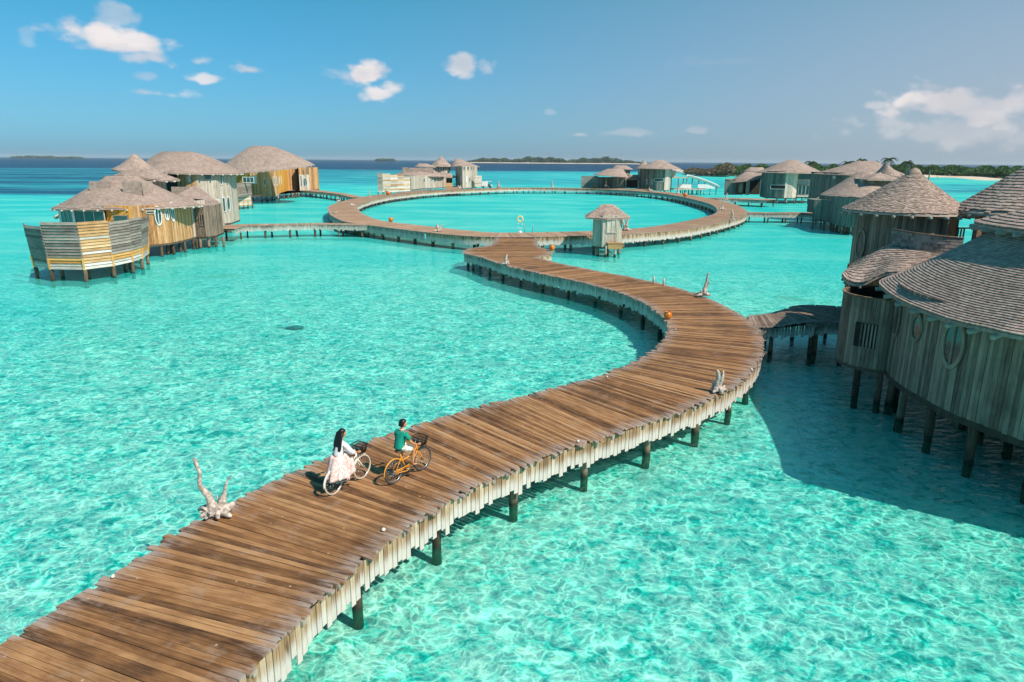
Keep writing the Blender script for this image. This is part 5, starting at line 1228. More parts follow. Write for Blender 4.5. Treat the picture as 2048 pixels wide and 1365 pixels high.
def palm(px, pyt, pyb, wpx, label):
    Y = 360.0 if px > 1640 else 300.0
    x = atY(px, 340, Y)[0]; zt = topz(pyt, Y, px); s = wpx/ (F/(Y*math.cos(PITCH)))
    root = empty('palm_tree', (x, Y, 0), label=label, cat='palm tree', group='palms on the island')
    ln = random.uniform(-1, 1); tube(root, 'trunk', [(x+ln, Y, -.2), (x+ln*.6, Y, zt*.4), (x+ln*.1, Y, zt*.8), (x, Y, zt-1.2)], [.38, .3, .25, .22], 'pile_pale', 7)
    V, Fc = [], []; R_ = s*1.25
    for k in range(22):
        a = 2*math.pi*k/22+random.uniform(-.2, .2); up_ = random.uniform(-.35, .9); L = R_*random.uniform(.8, 1.15); pts = []
        for t in np.linspace(0, 1, 6): pts.append(np.array([x+math.cos(a)*L*t, Y+math.sin(a)*L*t, zt-1.4+L*(up_*t-1.0*t*t)*.9]))
        side = np.array([-math.sin(a), math.cos(a), 0])
        for j in range(5):
            for sgn in (-1, 1):
                for q in (0, .5):
                    p = pts[j]*(1-q)+pts[j+1]*q; w_ = L*.24*(1-.12*j); o = len(V)
                    V += [p, p+(pts[j+1]-pts[j])*.42, p+(pts[j+1]-pts[j])*.8+side*sgn*w_*.55-np.array([0, 0, w_*.8])]; Fc.append((o, o+1, o+2))
    mesh('crown', V, Fc, 'palm_leaf', root, kind=None)
for p in PALMS: palm(p[0], p[1], p[2], p[3], p[5])

# ---------------------------------------------------------------- driftwood set along the boardwalks
def skin(name, chains, mat, parent=None, sub=1, world=False):
    """branching body: chains of (x,y,z,r) joined where they share a start; grown with the Skin modifier"""
    me = bpy.data.meshes.new(name); V, Ed, Rr = [], [], []; key = {}
    def vid(p):
        k = tuple(round(c, 4) for c in p[:3])
        if k not in key: key[k] = len(V); V.append(p[:3]); Rr.append(p[3])
        return key[k]
    for ch in chains:
        ids = [vid(p) for p in ch]; Ed += [(a, b) for a, b in zip(ids[:-1], ids[1:])]
    P = local(parent, np.array(V, float)) if (world and parent is not None) else V
    me.from_pydata([tuple(p) for p in P], Ed, []); o = link(name, me, mat, parent)
    m_ = o.modifiers.new('skin', 'SKIN'); m_.use_smooth_shade = True; m_.branch_smoothing = .3
    sk_ = me.skin_vertices[0].data if me.skin_vertices else None
    if sk_ is None:
        bpy.context.view_layer.objects.active = o; bpy.ops.object.select_all(action='DESELECT'); o.select_set(True)
        bpy.ops.mesh.customdata_skin_add(); sk_ = me.skin_vertices[0].data
    for i, r_ in enumerate(Rr): sk_[i].radius = (r_, r_); sk_[i].use_root = (i == 0)
    if sub:
        s_ = o.modifiers.new('sub', 'SUBSURF'); s_.levels = sub; s_.render_levels = sub
    return o
def driftwood(px, py, z, label, branches, h=1.0, base=.28, seed=0, roots=5, up_px=None):
    """branches: list of (dx,dz) shapes in metres across the view; base sits on the deck"""
    r = random.Random(seed); p = np.array(at(px, py, z)); o = empty('driftwood', tuple(p), label=label, cat='driftwood', group='driftwood pieces along the boardwalks')
    chains = []; c0 = (0, 0, .05, base*.42)
    view = p[:2]/np.linalg.norm(p[:2]); rt = np.array([view[1], -view[0]])
    for k in range(roots):
        a = 2*math.pi*k/roots+r.uniform(-.4, .4); L = base*r.uniform(.9, 1.7)
        chains.append([c0, (math.cos(a)*L*.5, math.sin(a)*L*.5, .08+r.uniform(0, .1), base*.34), (math.cos(a)*L, math.sin(a)*L, .035, base*.12)])
    for k in range(roots*2):     # small knotty stubs in the root mass
        a = r.uniform(0, 6.28); L = base*r.uniform(.4, 1.0); hh = r.uniform(.05, .3)*base/.28
        chains.append([c0, (math.cos(a)*L*.6, math.sin(a)*L*.6, .06+hh*.5, base*.2), (math.cos(a+.5)*L, math.sin(a+.5)*L, .03+hh, base*.07)])
    for br in branches:
        ch = [c0]
        for (dx, dz, rr) in br: ch.append((rt[0]*dx+r.uniform(-.04, .04), rt[1]*dx+r.uniform(-.04, .04), dz, rr))
        chains.append(ch)
    b = skin('stump', chains, 'driftwood', o, 2)
    t = bpy.data.textures.get('drift_noise') or bpy.data.textures.new('drift_noise', 'CLOUDS'); t.noise_scale = .07*(1+max(0, p[1]-40)/40)
    d = b.modifiers.new('rough', 'DISPLACE'); d.texture = t; d.strength = .075*base/.28; d.mid_level = .55; d.texture_coords = 'GLOBAL'
    return o
K = 1.37
driftwood(428, 1031, K, 'tallest driftwood, two long antlers, at the left edge before the cyclists', [[(-.05,.5,.10),(-.2,.8,.065),(-.22,1.15,.06),(-.26,1.55,.055)], [(.18,.3,.12),(.3,.6,.05),(.36,.82,.045),(.5,.98,.035)], [(.3,.12,.14),(.52,.2,.07)], [(-.2,.1,.12),(-.3,.0,.05)]], base=.33, seed=1, roots=6)
driftwood(1436, 784, 1.38, 'pale split driftwood stump at the sunny edge near the bend', [[(-.03,.35,.12),(-.03,.62,.10),(-.10,.85,.06)], [(.04,.4,.1),(.10,.84,.06)], [(-.2,.3,.035),(-.22,.55,.02)], [(.2,.1,.12)]], base=.27, seed=2)
driftwood(1408, 592, 1.45, 'brown driftwood root with two upright prongs at the far edge before the bend', [[(0,.4,.14),(.08,.9,.08),(.12,1.45,.05)], [(.05,.5,.1),(.25,.95,.05)], [(-.3,.15,.1),(-.75,.06,.05)]], base=.34, seed=3)
driftwood(1012, 529, 1.48, 'small white driftwood stump on the platform end of the S-walk', [[(0,.4,.16),(.08,.85,.07)], [(-.4,.05,.09)]], base=.3, seed=4)
driftwood(876, 463, 1.63, 'white driftwood with side twigs on the near rim, left of the life ring', [[(-.05,.5,.2),(-.1,.9,.1)], [(.3,.3,.1),(.75,.75,.05)], [(.2,.2,.1),(.45,.8,.05)]], base=.4, seed=5)
driftwood(1252, 461, 1.63, 'pair of tall forked driftwood branches right beside the hut', [[(-.25,.7,.14),(-.6,1.5,.08)], [(.1,.8,.16),(.15,1.4,.1),(.35,1.75,.06)], [(.1,.8,.15),(-.1,1.5,.06)]], base=.45, seed=6)
driftwood(1464, 441, 1.63, 'curved white driftwood standing on the right rim of the oval', [[(.05,.7,.14),(-.15,1.5,.09)], [(-.2,.6,.1),(.1,1.25,.07)]], base=.4, seed=7)
driftwood(1443, 420, 1.63, 'thin spiky driftwood on the inner edge of the right rim', [[(.05,.8,.12),(.2,1.9,.06)], [(-.2,.3,.15)]], base=.5, seed=8)
driftwood(1452, 401, 1.63, 'stubby white driftwood where the porch villa walkway joins', [[(0,.8,.2),(.1,1.6,.1)], [(-.7,.2,.15)]], base=.5, seed=9)
driftwood(740, 398, 1.63, 'slim white upright driftwood post at the upper left rim', [[(0,.8,.13),(0,1.8,.1)]], base=.3, seed=10, roots=3)
driftwood(677, 404, 1.63, 'white driftwood lump on the outer left rim by the narrow walkway', [[(0,.5,.18),(-.1,1.1,.1)], [(.3,.4,.12)]], base=.45, seed=11)
driftwood(704, 412, 1.63, 'low white driftwood clump on the inner left rim', [[(.4,.35,.14)], [(-.3,.5,.12)]], base=.45, seed=12)
driftwood(670, 428, 1.63, 'flat bleached driftwood on the outer left rim, lowest of the three there', [[(-.35,.35,.12)], [(.3,.3,.12)]], base=.35, seed=13)
driftwood(1105, 374.5, 1.63, 'pointed white driftwood at the far rim between the two back villas', [[(0,1.2,.22),(-.1,2.0,.1)]], base=.6, seed=14, roots=3)
driftwood(1217, 376.5, 1.63, 'leaning white driftwood at the far rim before the slide villa', [[(-.5,1.0,.18),(-.9,1.8,.1)], [(.4,.5,.15)]], base=.6, seed=15, roots=3)
driftwood(1300, 383, 1.63, 'low pale driftwood at the far rim below the slide villa wall', [[(-.4,1.0,.18)], [(.8,.4,.15)]], base=.6, seed=16, roots=4)
driftwood(1355, 388, 1.63, 'white driftwood on the far right rim before the slide posts', [[(0,1.0,.2),(-.1,1.9,.1)]], base=.5, seed=17, roots=4)
driftwood(772, 386, 1.63, 'little white driftwood on the rim below the fenced pale villa', [[(0,.6,.2),(.1,1.2,.1)]], base=.5, seed=18, roots=4)
driftwood(997, 375.5, 1.63, 'tall white driftwood cone at the far rim right of the white cart', [[(0,1.0,.3),(0,1.9,.1)]], base=.7, seed=19, roots=4)
driftwood(919, 377, 1.63, 'bleached driftwood arch at the far rim under the pale villa tower', [[(-.6,.8,.18)], [(.5,1.0,.16)]], base=.6, seed=20, roots=4)
# mooring stumps behind the S-walk
for i, (px, py) in enumerate(((1307, 567), (1327, 571))):
    p = at(px, py, 1.42); o = empty('mooring_stump', p, label=('left' if i == 0 else 'right')+' one of two slim grey stumps on the far edge of the S-walk', cat='post', group='two slim grey stumps'); 
    tube(o, 'stump', [(0, 0, -.3), (0, 0, .2), (.01, 0, .5)], [.075, .07, .06], 'driftwood', 8, world=False)
# ---------------------------------------------------------------- orange clay pots
def pot(px, py, z, label, s=1.0):
    o = empty('clay_pot', at(px, py, z), label=label, cat='pot', group='orange clay pots'); o.scale = (1, 1, 1)
    pf = [(0.0, .0), (.13, 0), (.2, .08), (.245, .2), (.235, .3), (.19, .38), (.165, .40), (.185, .43), (.16, .43), (.14, .40), (.17, .34), (.2, .2), (.1, .06), (0, .05)]
    lathe(o, 'vessel', [(r_*s, h*s) for r_, h in pf], 'pot_orange', 22)
    for k in range(5):
        a = .6+k*1.256; tube(o, 'rim_bead', [(math.cos(a)*.19*s, math.sin(a)*.19*s, .405*s), (math.cos(a)*.2*s, math.sin(a)*.2*s, .44*s)], .016*s, 'pot_orange', 5, world=False)
    return o
pot(1335, 638, 1.38, 'round orange clay pot on the inner edge of the bend', .92)
pot(1104, 501, 1.5, 'orange clay pot at the right tip of the round platform', 1.15)
pot(782, 444, 1.62, 'orange clay pot on the inner rim left of the life ring', 1.3)
for px, py, l in ((1370, 393.5, 'orange clay pot at the far right inner rim'), (776, 390, 'dull orange pot at the upper left inner rim'), (1188, 376.5, 'orange clay pot at the far rim before the dark low fence')): pot(px, py, 1.62, l, 2.0)
# ---------------------------------------------------------------- life ring, pool ladder
p = np.array(at(1040, 466, 1.6)); lr = empty('life_ring', tuple(p), label='cream and yellow life ring on a short post at the near rim of the pool', cat='life ring')
tube(lr, 'post', [(0, 0, 0), (0, 0, .55)], .035, 'white_paint', 8, world=False)
RR = .3; ringp = [(RR*math.cos(a), -.05, .78+RR*math.sin(a)) for a in np.linspace(0, 2*math.pi, 28, endpoint=False)]
tube(lr, 'ring', ringp, .085, 'ring_yellow', 10, closed=True, world=False)
for k in range(4):
    a0 = k*math.pi/2+.55; tube(lr, 'band', [(RR*math.cos(a0+t), -.05, .78+RR*math.sin(a0+t)) for t in (0, .12, .24)], .09, 'rope_white', 10, world=False)
lathe(lr, 'backing_disc', [(.0, 0), (.24, 0), (.24, .02), (0, .02)], 'rope_white', 20).rotation_euler = (R(90), 0, 0)
lr.children[-1].location = (0, 0.04, .78)
ld = empty('pool_ladder', at(1057, 465, 1.6), label='slim steel pool ladder right of the life ring', cat='ladder')
for s_ in (-.48, .48): tube(ld, 'rail', [(s_, -.3, 0), (s_, -.3, .85), (s_, -.1, .95), (s_, .1, .85), (s_, .15, -1.2)], .028, 'steel', 7, world=False)
for k in range(4): tube(ld, 'rung', [(-.48, .14, -.15-.3*k), (.48, .14, -.15-.3*k)], .02, 'steel', 6, world=False)
# ---------------------------------------------------------------- pale shells on the planks
SH_ = [(767,1061,'round pale shell near the sunny edge below the green-shirted rider',.075),(1156,884,'pale shell at the sunny edge under the middle of the walk',.06),(1503,740,'broken pale shell on the outer side of the bend',.07),(1214,755,'small pale shell at the far edge before the bend',.05),(226,1155,'flat pale shell at the far edge near the lower left corner',.06),(1351,660,'little pale shell under the orange pot of the bend',.05),(1475,628,'pale shell where the ramp leaves the walk',.06)]
for px, py, l, r_ in SH_:
    r_ *= .72
    o = empty('shell', at(px, py, 1.375), label=l, cat='shell', group='pale shells on the planks'); lathe(o, 'shell_body', [(0, 0), (r_, .005), (r_*.95, .03), (r_*.6, .055), (r_*.2, .065), (0, .066)], 'shell', 14); tube(o, 'ridge', [(-r_*.7, 0, .05), (0, 0, .068), (r_*.7, 0, .05)], .006, 'rafter_white', 5, world=False)
# ---------------------------------------------------------------- white cargo cart at the far rim
def cart():
    o = empty('cargo_cart', at(973, 376.3, 1.62), rz=R(8), label='small white electric cart with a box body parked at the far rim', cat='cart'); s = 1.0
    B = lambda n, c, h, mt: piece_local(o, n, [box(c, (h[0], 0, 0), (0, h[1], 0), (0, 0, h[2]))], mt)
    B('box_body', (-.6, 0, 1.15), (.95, .65, .75), 'white_paint'); B('chassis', (0, 0, .35), (1.6, .55, .08), 'dark'); B('roof', (.8, 0, 1.95), (.75, .65, .04), 'white_paint')
    B('seat', (.65, 0, .8), (.3, .5, .25), 'dark'); B('cowl', (1.45, 0, .75), (.2, .5, .3), 'white_paint')
    for x in (-1.0, 1.1):
        for y in (-.6, .6): tube(o, 'wheel', [(x, y-.08, .28), (x, y+.08, .28)], .28, 'dark', 12, world=False)
    for y in (-.55, .55): tube(o, 'roof_post', [(1.4, y, .9), (1.25, y, 1.95)], .03, 'steel', 6, world=False)
def piece_local(parent, name, boxes, mat):
    P = np.asarray(boxes, float).reshape(-1, 8, 3); return link(name, hexmesh(name, P, rng.random(len(P))), mat, parent)
cart()
# a dark ray resting on the sand
m_ = plain('ray_skin', (0.04, 0.2, 0.18), 0.8)
rp = np.array(at(590, 655, -.42)); ro = empty('ray_fish', tuple(rp), rz=R(10), label='dark ray gliding over the sand in the open water at left centre', cat='fish')
V = []; Fc = []; prof = [(-.75, .0), (-.45, .18), (-.1, .5), (.15, .55), (.4, .25), (.6, .05)]
for x, w_ in prof:
    for k in range(8):
        a = 2*math.pi*k/8; V.append((x, math.cos(a)*w_, math.sin(a)*.05*(w_+.05)/.5))
for i in range(5):
    for k in range(8): Fc.append((i*8+k, i*8+(k+1) % 8, (i+1)*8+(k+1) % 8, (i+1)*8+k))
mesh('body', V, Fc, 'ray_skin', ro, smooth=True, world=False); tube(ro, 'tail', [(-.7, 0, 0), (-1.1, .05, 0), (-1.5, -.05, 0)], [.035, .02, .008], 'ray_skin', 6, world=False)
# ---------------------------------------------------------------- bicycles and riders
plain('bike_orange', (0.8, 0.30, 0.02), 0.35, var=.1, spec=.5); plain('bike_white', (0.78, 0.76, 0.74), 0.35, var=.1); plain('tyre', (0.05, 0.045, 0.04), 0.8); plain('tyre_cream', (0.62, 0.5, 0.38), 0.7)
plain('basket_black', (0.02, 0.018, 0.018), 0.7); plain('saddle_brown', (0.12, 0.05, 0.02), 0.5); plain('skin_tone', (0.55, 0.26, 0.12), 0.5, var=.08, bump=.05); plain('hair_black', (0.012, 0.009, 0.008), 0.45, scale=40)
plain('shirt_green', (0.0, 0.27, 0.19), 0.85, var=.2, scale=9, bump=.4); plain('shorts_white', (0.78, 0.72, 0.68), 0.85, scale=12, bump=.5); plain('blouse_white', (0.8, 0.76, 0.76), 0.85, scale=9, bump=.5)
plain('lip', (0.42, 0.13, 0.09)); plain('eye_white', (0.7, 0.68, 0.65)); plain('sole', (0.5, 0.1, 0.06))
m, w, out = material('skirt_pink')
tx = w.n('ShaderNodeTexCoord').outputs['Object']; wv = w.noise(w.vm('MULTIPLY', tx, (9, 9, 3)), 1.0, 3, 0.6, 1.5).outputs[0]
cc = w.ramp(wv, [(0.44, (0.80, 0.67, 0.63)), (0.52, (0.70, 0.32, 0.28)), (0.58, (0.8, 0.67, 0.62))])
w.put(out.inputs[0], w.n('ShaderNodeBsdfPrincipled', ins={'Base Color': cc, 'Roughness': 0.85}))
def bicycle(loc, rz, label, frame, tyre, steer=0.0, group='bicycles', cat='bicycle', detail=True):
    o = empty('bicycle', loc, rz, label=label, cat=cat); r = .335; WB = 1.12
    T_ = lambda par, n, pts, rad, mt, k=8, closed=False: tube(par, n, pts, rad, mt, k, closed, world=False)
    fork = empty('front_wheel', (0, 0, 0), parent=None)
    bpy.data.objects.remove(fork)
    for nm, x in (('rear_wheel', 0), ('front_wheel', WB)):
        circ = [(x+r*math.cos(a), 0, r+r*math.sin(a)) for a in np.linspace(0, 2*math.pi, 36, endpoint=False)]
        wh = T_(o, nm, circ, .024, tyre, 8, True)
        circ2 = [(x+(r-.028)*math.cos(a), 0, r+(r-.028)*math.sin(a)) for a in np.linspace(0, 2*math.pi, 36, endpoint=False)]
        T_(wh, 'rim', circ2, .012, 'steel', 6, True); T_(wh, 'hub', [(x, -.05, r), (x, .05, r)], .022, 'steel', 8)
        if detail:
            for k in range(18):
                a = 2*math.pi*k/18; s_ = .03 if k % 2 else -.03
                T_(wh, 'spoke', [(x, s_, r), (x+(r-.03)*math.cos(a), 0, r+(r-.03)*math.sin(a))], .0028, 'steel', 3)
        T_(o, 'mudguard', [(x+(r+.035)*math.cos(a), 0, r+(r+.035)*math.sin(a)) for a in np.linspace(R(35 if nm[0] == 'r' else 60), R(190 if nm[0] == 'r' else 175), 14)], .019, frame if nm[0] == 'r' else tyre, 6)
    bb = (.44, 0, .29); sc_ = (.25, 0, .78); hd = (.93, 0, .66); hd2 = (.885, 0, .86)
    fr = T_(o, 'frame', [bb, (.34, 0, .54), sc_], .02, frame)
    T_(fr, 'down_tube', [bb, (.72, 0, .42), hd], .024, frame); T_(fr, 'top_tube', [(.33, 0, .56), (.62, 0, .6), (.90, 0, .76)], .018, frame); T_(fr, 'head_tube', [hd, hd2], .026, frame)
    for s_ in (-1, 1):
        T_(fr, 'chain_stay', [bb, (.2, .05*s_, .31), (0, .06*s_, r)], .012, frame, 6); T_(fr, 'seat_stay', [(.29, 0, .66), (.12, .05*s_, .5), (0, .06*s_, r)], .011, frame, 6)
        T_(o, 'fork_blade', [(.935, 0, .64), (.97, .055*s_, .58), (1.06, .055*s_, .42), (WB, .05*s_, r)], .013, frame, 6)
        T_(o, 'crank', [(.44, .06*s_, .29), (.44+.15*s_*-1*.9, .09*s_, .29+.07*s_)], .011, 'steel', 6); piece_local(o, 'pedal', [box((.44-.135*s_, .14*s_, .29+.07*s_), (.05, 0, 0), (0, .045, 0), (0, 0, .012))], 'basket_black')
    T_(o, 'chain_guard', [(.02, -.075, .36), (.44, -.075, .385), (.53, -.075, .31), (.44, -.075, .23), (.02, -.075, .3)], .012, frame, 6)
    T_(o, 'chainring', [(.44+.09*math.cos(a), -.07, .29+.09*math.sin(a)) for a in np.linspace(0, 2*math.pi, 16, endpoint=False)], .008, 'basket_black', 5, True)
    T_(o, 'seat_post', [sc_, (.235, 0, .87)], .014, 'steel')
    V, Fc = [], []
    prof = [(-.14, .05), (-.12, .1), (-.03, .085), (.06, .035), (.14, .022), (.16, .01)]
    for x, w_ in prof:
        for k in range(8):
            a = 2*math.pi*k/8; V.append((.24+x, math.cos(a)*w_, .9+math.sin(a)*.03))
    for i in range(5):
        for k in range(8): Fc.append((i*8+k, i*8+(k+1) % 8, (i+1)*8+(k+1) % 8, (i+1)*8+k))
    Fc += [tuple(range(8))[::-1], tuple(40+k for k in range(8))]
    mesh('saddle', V, Fc, 'saddle_brown', o, True, world=False)
    T_(o, 'stem', [hd2, (.86, 0, .97)], .015, 'steel')
    T_(o, 'handlebar', [(.66, .29, .99), (.74, .28, 1.0), (.86, .16, 1.03), (.875, 0, 1.0), (.86, -.16, 1.03), (.74, -.28, 1.0), (.66, -.29, .99)], .012, 'steel', 8)
    for s_ in (-1, 1): T_(o, 'grip', [(.66, .29*s_, .99), (.76, .28*s_, 1.0)], .02, 'basket_black', 8)
    # wire basket
    c = np.array((1.05, 0, .93)); bk = []; 
    for z_, sx, sy in ((-.11, .11, .13), (-.03, .125, .15), (.05, .14, .165), (.13, .155, .18)):
        q = [(sx, sy), (-sx, sy), (-sx, -sy), (sx, -sy), (sx, sy)]; bk.append(([c+(a, b, z_) for a, b in q], .012))
    for k in range(28):
        t = k/28*4; e = int(t); f = t-e; cs = [(1, 1), (-1, 1), (-1, -1), (1, -1), (1, 1)]; a = cs[e][0]*(1-f)+cs[e+1][0]*f; b = cs[e][1]*(1-f)+cs[e+1][1]*f
        bk.append(([c+(a*.11, b*.13, -.11), c+(a*.155, b*.18, .13)], .009))
    for k in range(5): bk.append(([c+(-.11+.055*k, -.13, -.11), c+(-.11+.055*k, .13, -.11)], .01))
    tubes(o, 'basket', bk, 'basket_black', 5, world=False)
    T_(o, 'kickstand', [(.1, .07, .3), (.0, .16, .06)], .009, 'steel', 6)
    return o
def hand(parent, x, y, z, s_, mt='skin_tone', fwd=(1, 0, 0)):
    """palm with five fingers closed round a handlebar grip lying along x"""
    ch = [[(x-.045, y, z+.005, .03), (x, y, z+.012, .036), (x+.04, y, z+.008, .03)]]
    for k in range(4):
        ox = .052-.026*k; L = (.9, 1.0, .95, .78)[k]; sy = -s_
        ch.append([(x, y, z+.012, .036), (x+ox, y+.02*s_, z+.028, .0125), (x+ox+.004, y+(.036*L)*s_, z+.008, .0115), (x+ox, y+.034*s_*L, z-.02, .0105), (x+ox-.004, y+.012*s_, z-.03, .009)])
    ch.append([(x, y, z+.012, .036), (x+.045, y-.03*s_, z+.0, .013), (x+.07, y-.022*s_, z-.018, .0105)])
    return ch
def head(parent, c, turn=0.0, female=False):
    """head with face; c centre, looking along +x turned by 'turn'"""
    h = empty('head', (0, 0, 0)); bpy.data.objects.remove(h)
    V, Fc = [], []; nu, nv = 24, 18; ct, st = math.cos(turn), math.sin(turn)
    for j in range(nv+1):
        ph = math.pi*j/nv; z = math.cos(ph); rr = math.sin(ph)
        for i in range(nu):
            a = 2*math.pi*i/nu; x, y = math.cos(a)*rr, math.sin(a)*rr
            X = x*.098; Y_ = y*.076; Z = z*.118
            if z < -.1: X = X*(1-.18*(-z)) + .012*(-z)*(x > 0); Y_ *= (1-.32*(-z))            # jaw
            f = math.exp(-(a if a < math.pi else a-2*math.pi)**2/.03); X += .022*f*math.exp(-((z+.12)/.14)**2)      # nose
            X -= .008*math.exp(-((abs(a if a < math.pi else a-2*math.pi)-.38)/.16)**2)*math.exp(-((z-.08)/.12)**2)      # eye sockets
            V.append((c[0]+X*ct-Y_*st, c[1]+X*st+Y_*ct, c[2]+Z))
    for j in range(nv):
        for i in range(nu): Fc.append((j*nu+i, j*nu+(i+1) % nu, (j+1)*nu+(i+1) % nu, (j+1)*nu+i))
    hd_ = mesh('head', V, Fc, 'skin_tone', parent, True, world=False)
    def loc(x, y, z): return (c[0]+x*ct-y*st, c[1]+x*st+y*ct, c[2]+z)
    for s_ in (-1, 1):
        tube(hd_, 'eye', [loc(.082, .03*s_-.012, .008), loc(.084, .03*s_, .009), loc(.082, .03*s_+.012, .008)], .007, 'eye_white', 6, world=False)
        tube(hd_, 'brow', [loc(.086, .016*s_, .03), loc(.085, .03*s_, .034), loc(.076, .046*s_, .03)], .004, 'hair_black', 5, world=False)
        tube(hd_, 'ear', [loc(-.0, .076*s_, -.03), loc(-.012, .083*s_, .0), loc(-.004, .08*s_, .025)], .013, 'skin_tone', 6, world=False)
    tube(hd_, 'mouth', [loc(.083, -.022, -.062), loc(.091, 0, -.06), loc(.083, .022, -.062)], .006, 'lip', 6, world=False)
    return hd_, loc
def hair_cap(parent, loc, female=False):
    V, Fc = [], []; nu, nv = 24, 12
    for j in range(nv+1):
        for i in range(nu):
            a = 2*math.pi*i/nu; front = max(0, math.cos(a)); ph = math.pi*(.64-.36*front**.45)*j/nv
            bump_ = 1+.04*math.sin(a*5+j)+.03*math.sin(a*9)
            V.append(loc(math.cos(a)*math.sin(ph)*.112*bump_-.006, math.sin(a)*math.sin(ph)*.09*bump_, math.cos(ph)*.134+.004))
    for j in range(nv):
        for i in range(nu): Fc.append((j*nu+i, j*nu+(i+1) % nu, (j+1)*nu+(i+1) % nu, (j+1)*nu+i))
    h_ = mesh('hair', V, Fc, 'hair_black', parent, True, world=False); sm_ = h_.modifiers.new('solid', 'SOLIDIFY'); sm_.thickness = .012
    return h_
def man(loc, rz):
    o = empty('person', loc, rz, label='rider with short dark hair, green t-shirt and white shorts on the orange bicycle', cat='person')
    pel = (.24, 0, .98, .14); ch = [pel, (.26, 0, 1.12, .13), (.30, 0, 1.28, .145), (.33, 0, 1.41, .13), (.35, 0, 1.48, .06), (.365, 0, 1.52, .052), (.38, 0, 1.56, .05)]
    chains = [ch]
    kn = {-1: (.66, -.13, .80), 1: (.60, .13, .90)}; an_ = {-1: (.60, -.13, .43), 1: (.34, .13, .54)}
    for s_ in (-1, 1):
        chains.append([pel, (.30, .10*s_, .97, .105), (.5, .12*s_, (.97+kn[s_][2])/2+.02, .085), (*kn[s_], .058), ((kn[s_][0]+an_[s_][0])/2, .13*s_, (kn[s_][2]+an_[s_][2])/2+.02, .055), (*an_[s_], .036), (an_[s_][0]+.03, .13*s_, an_[s_][2]-.06, .034), (an_[s_][0]+.12, .13*s_, an_[s_][2]-.075, .034), (an_[s_][0]+.2, .13*s_, an_[s_][2]-.085, .02)])
        sh = (.335, .17*s_, 1.40, .062); chains.append([(.33, 0, 1.41, .13), sh, (.36, .24*s_, 1.28, .048), (.42, .27*s_, 1.15, .04), (.54, .28*s_, 1.07, .036), (.63, .28*s_, 1.02, .027), (.665, .285*s_, 1.012, .028)])
    skin('body', chains, 'skin_tone', o, 1)
    for s_ in (-1, 1): skin('hand', hand(o, .70, .285*s_, 1.005, s_), 'skin_tone', o, 1)
    hd_, lc = head(o, (.405, 0, 1.635), turn=R(-38)); hair_cap(o, lc)
    sc = [[(.23, 0, .93, .178), (.235, 0, .99, .172), (.25, 0, 1.12, .155), (.295, 0, 1.28, .165), (.325, 0, 1.41, .145), (.342, 0, 1.47, .075)]]
    for s_ in (-1, 1): sc.append([(.325, 0, 1.41, .145), (.335, .175*s_, 1.40, .082), (.36, .245*s_, 1.28, .07), (.385, .262*s_, 1.22, .068)])
    skin('shirt', sc, 'shirt_green', o, 1)
    lathe(o, 'collar', [(.068, 0), (.078, .02), (.066, .028), (.06, .01)], 'shorts_white', 16).location = (.345, 0, 1.485)
    sh_ = [[(.24, 0, 1.0, .16), (.24, 0, .95, .165)]]
    for s_ in (-1, 1): sh_.append([(.24, 0, .95, .165), (.34, .11*s_, .965, .13), (.5, .125*s_, (.97+kn[s_][2])/2+.02, .112), (.57, .13*s_, (.97+kn[s_][2])/2-.03, .104)])
    skin('shorts', sh_, 'shorts_white', o, 1); return o
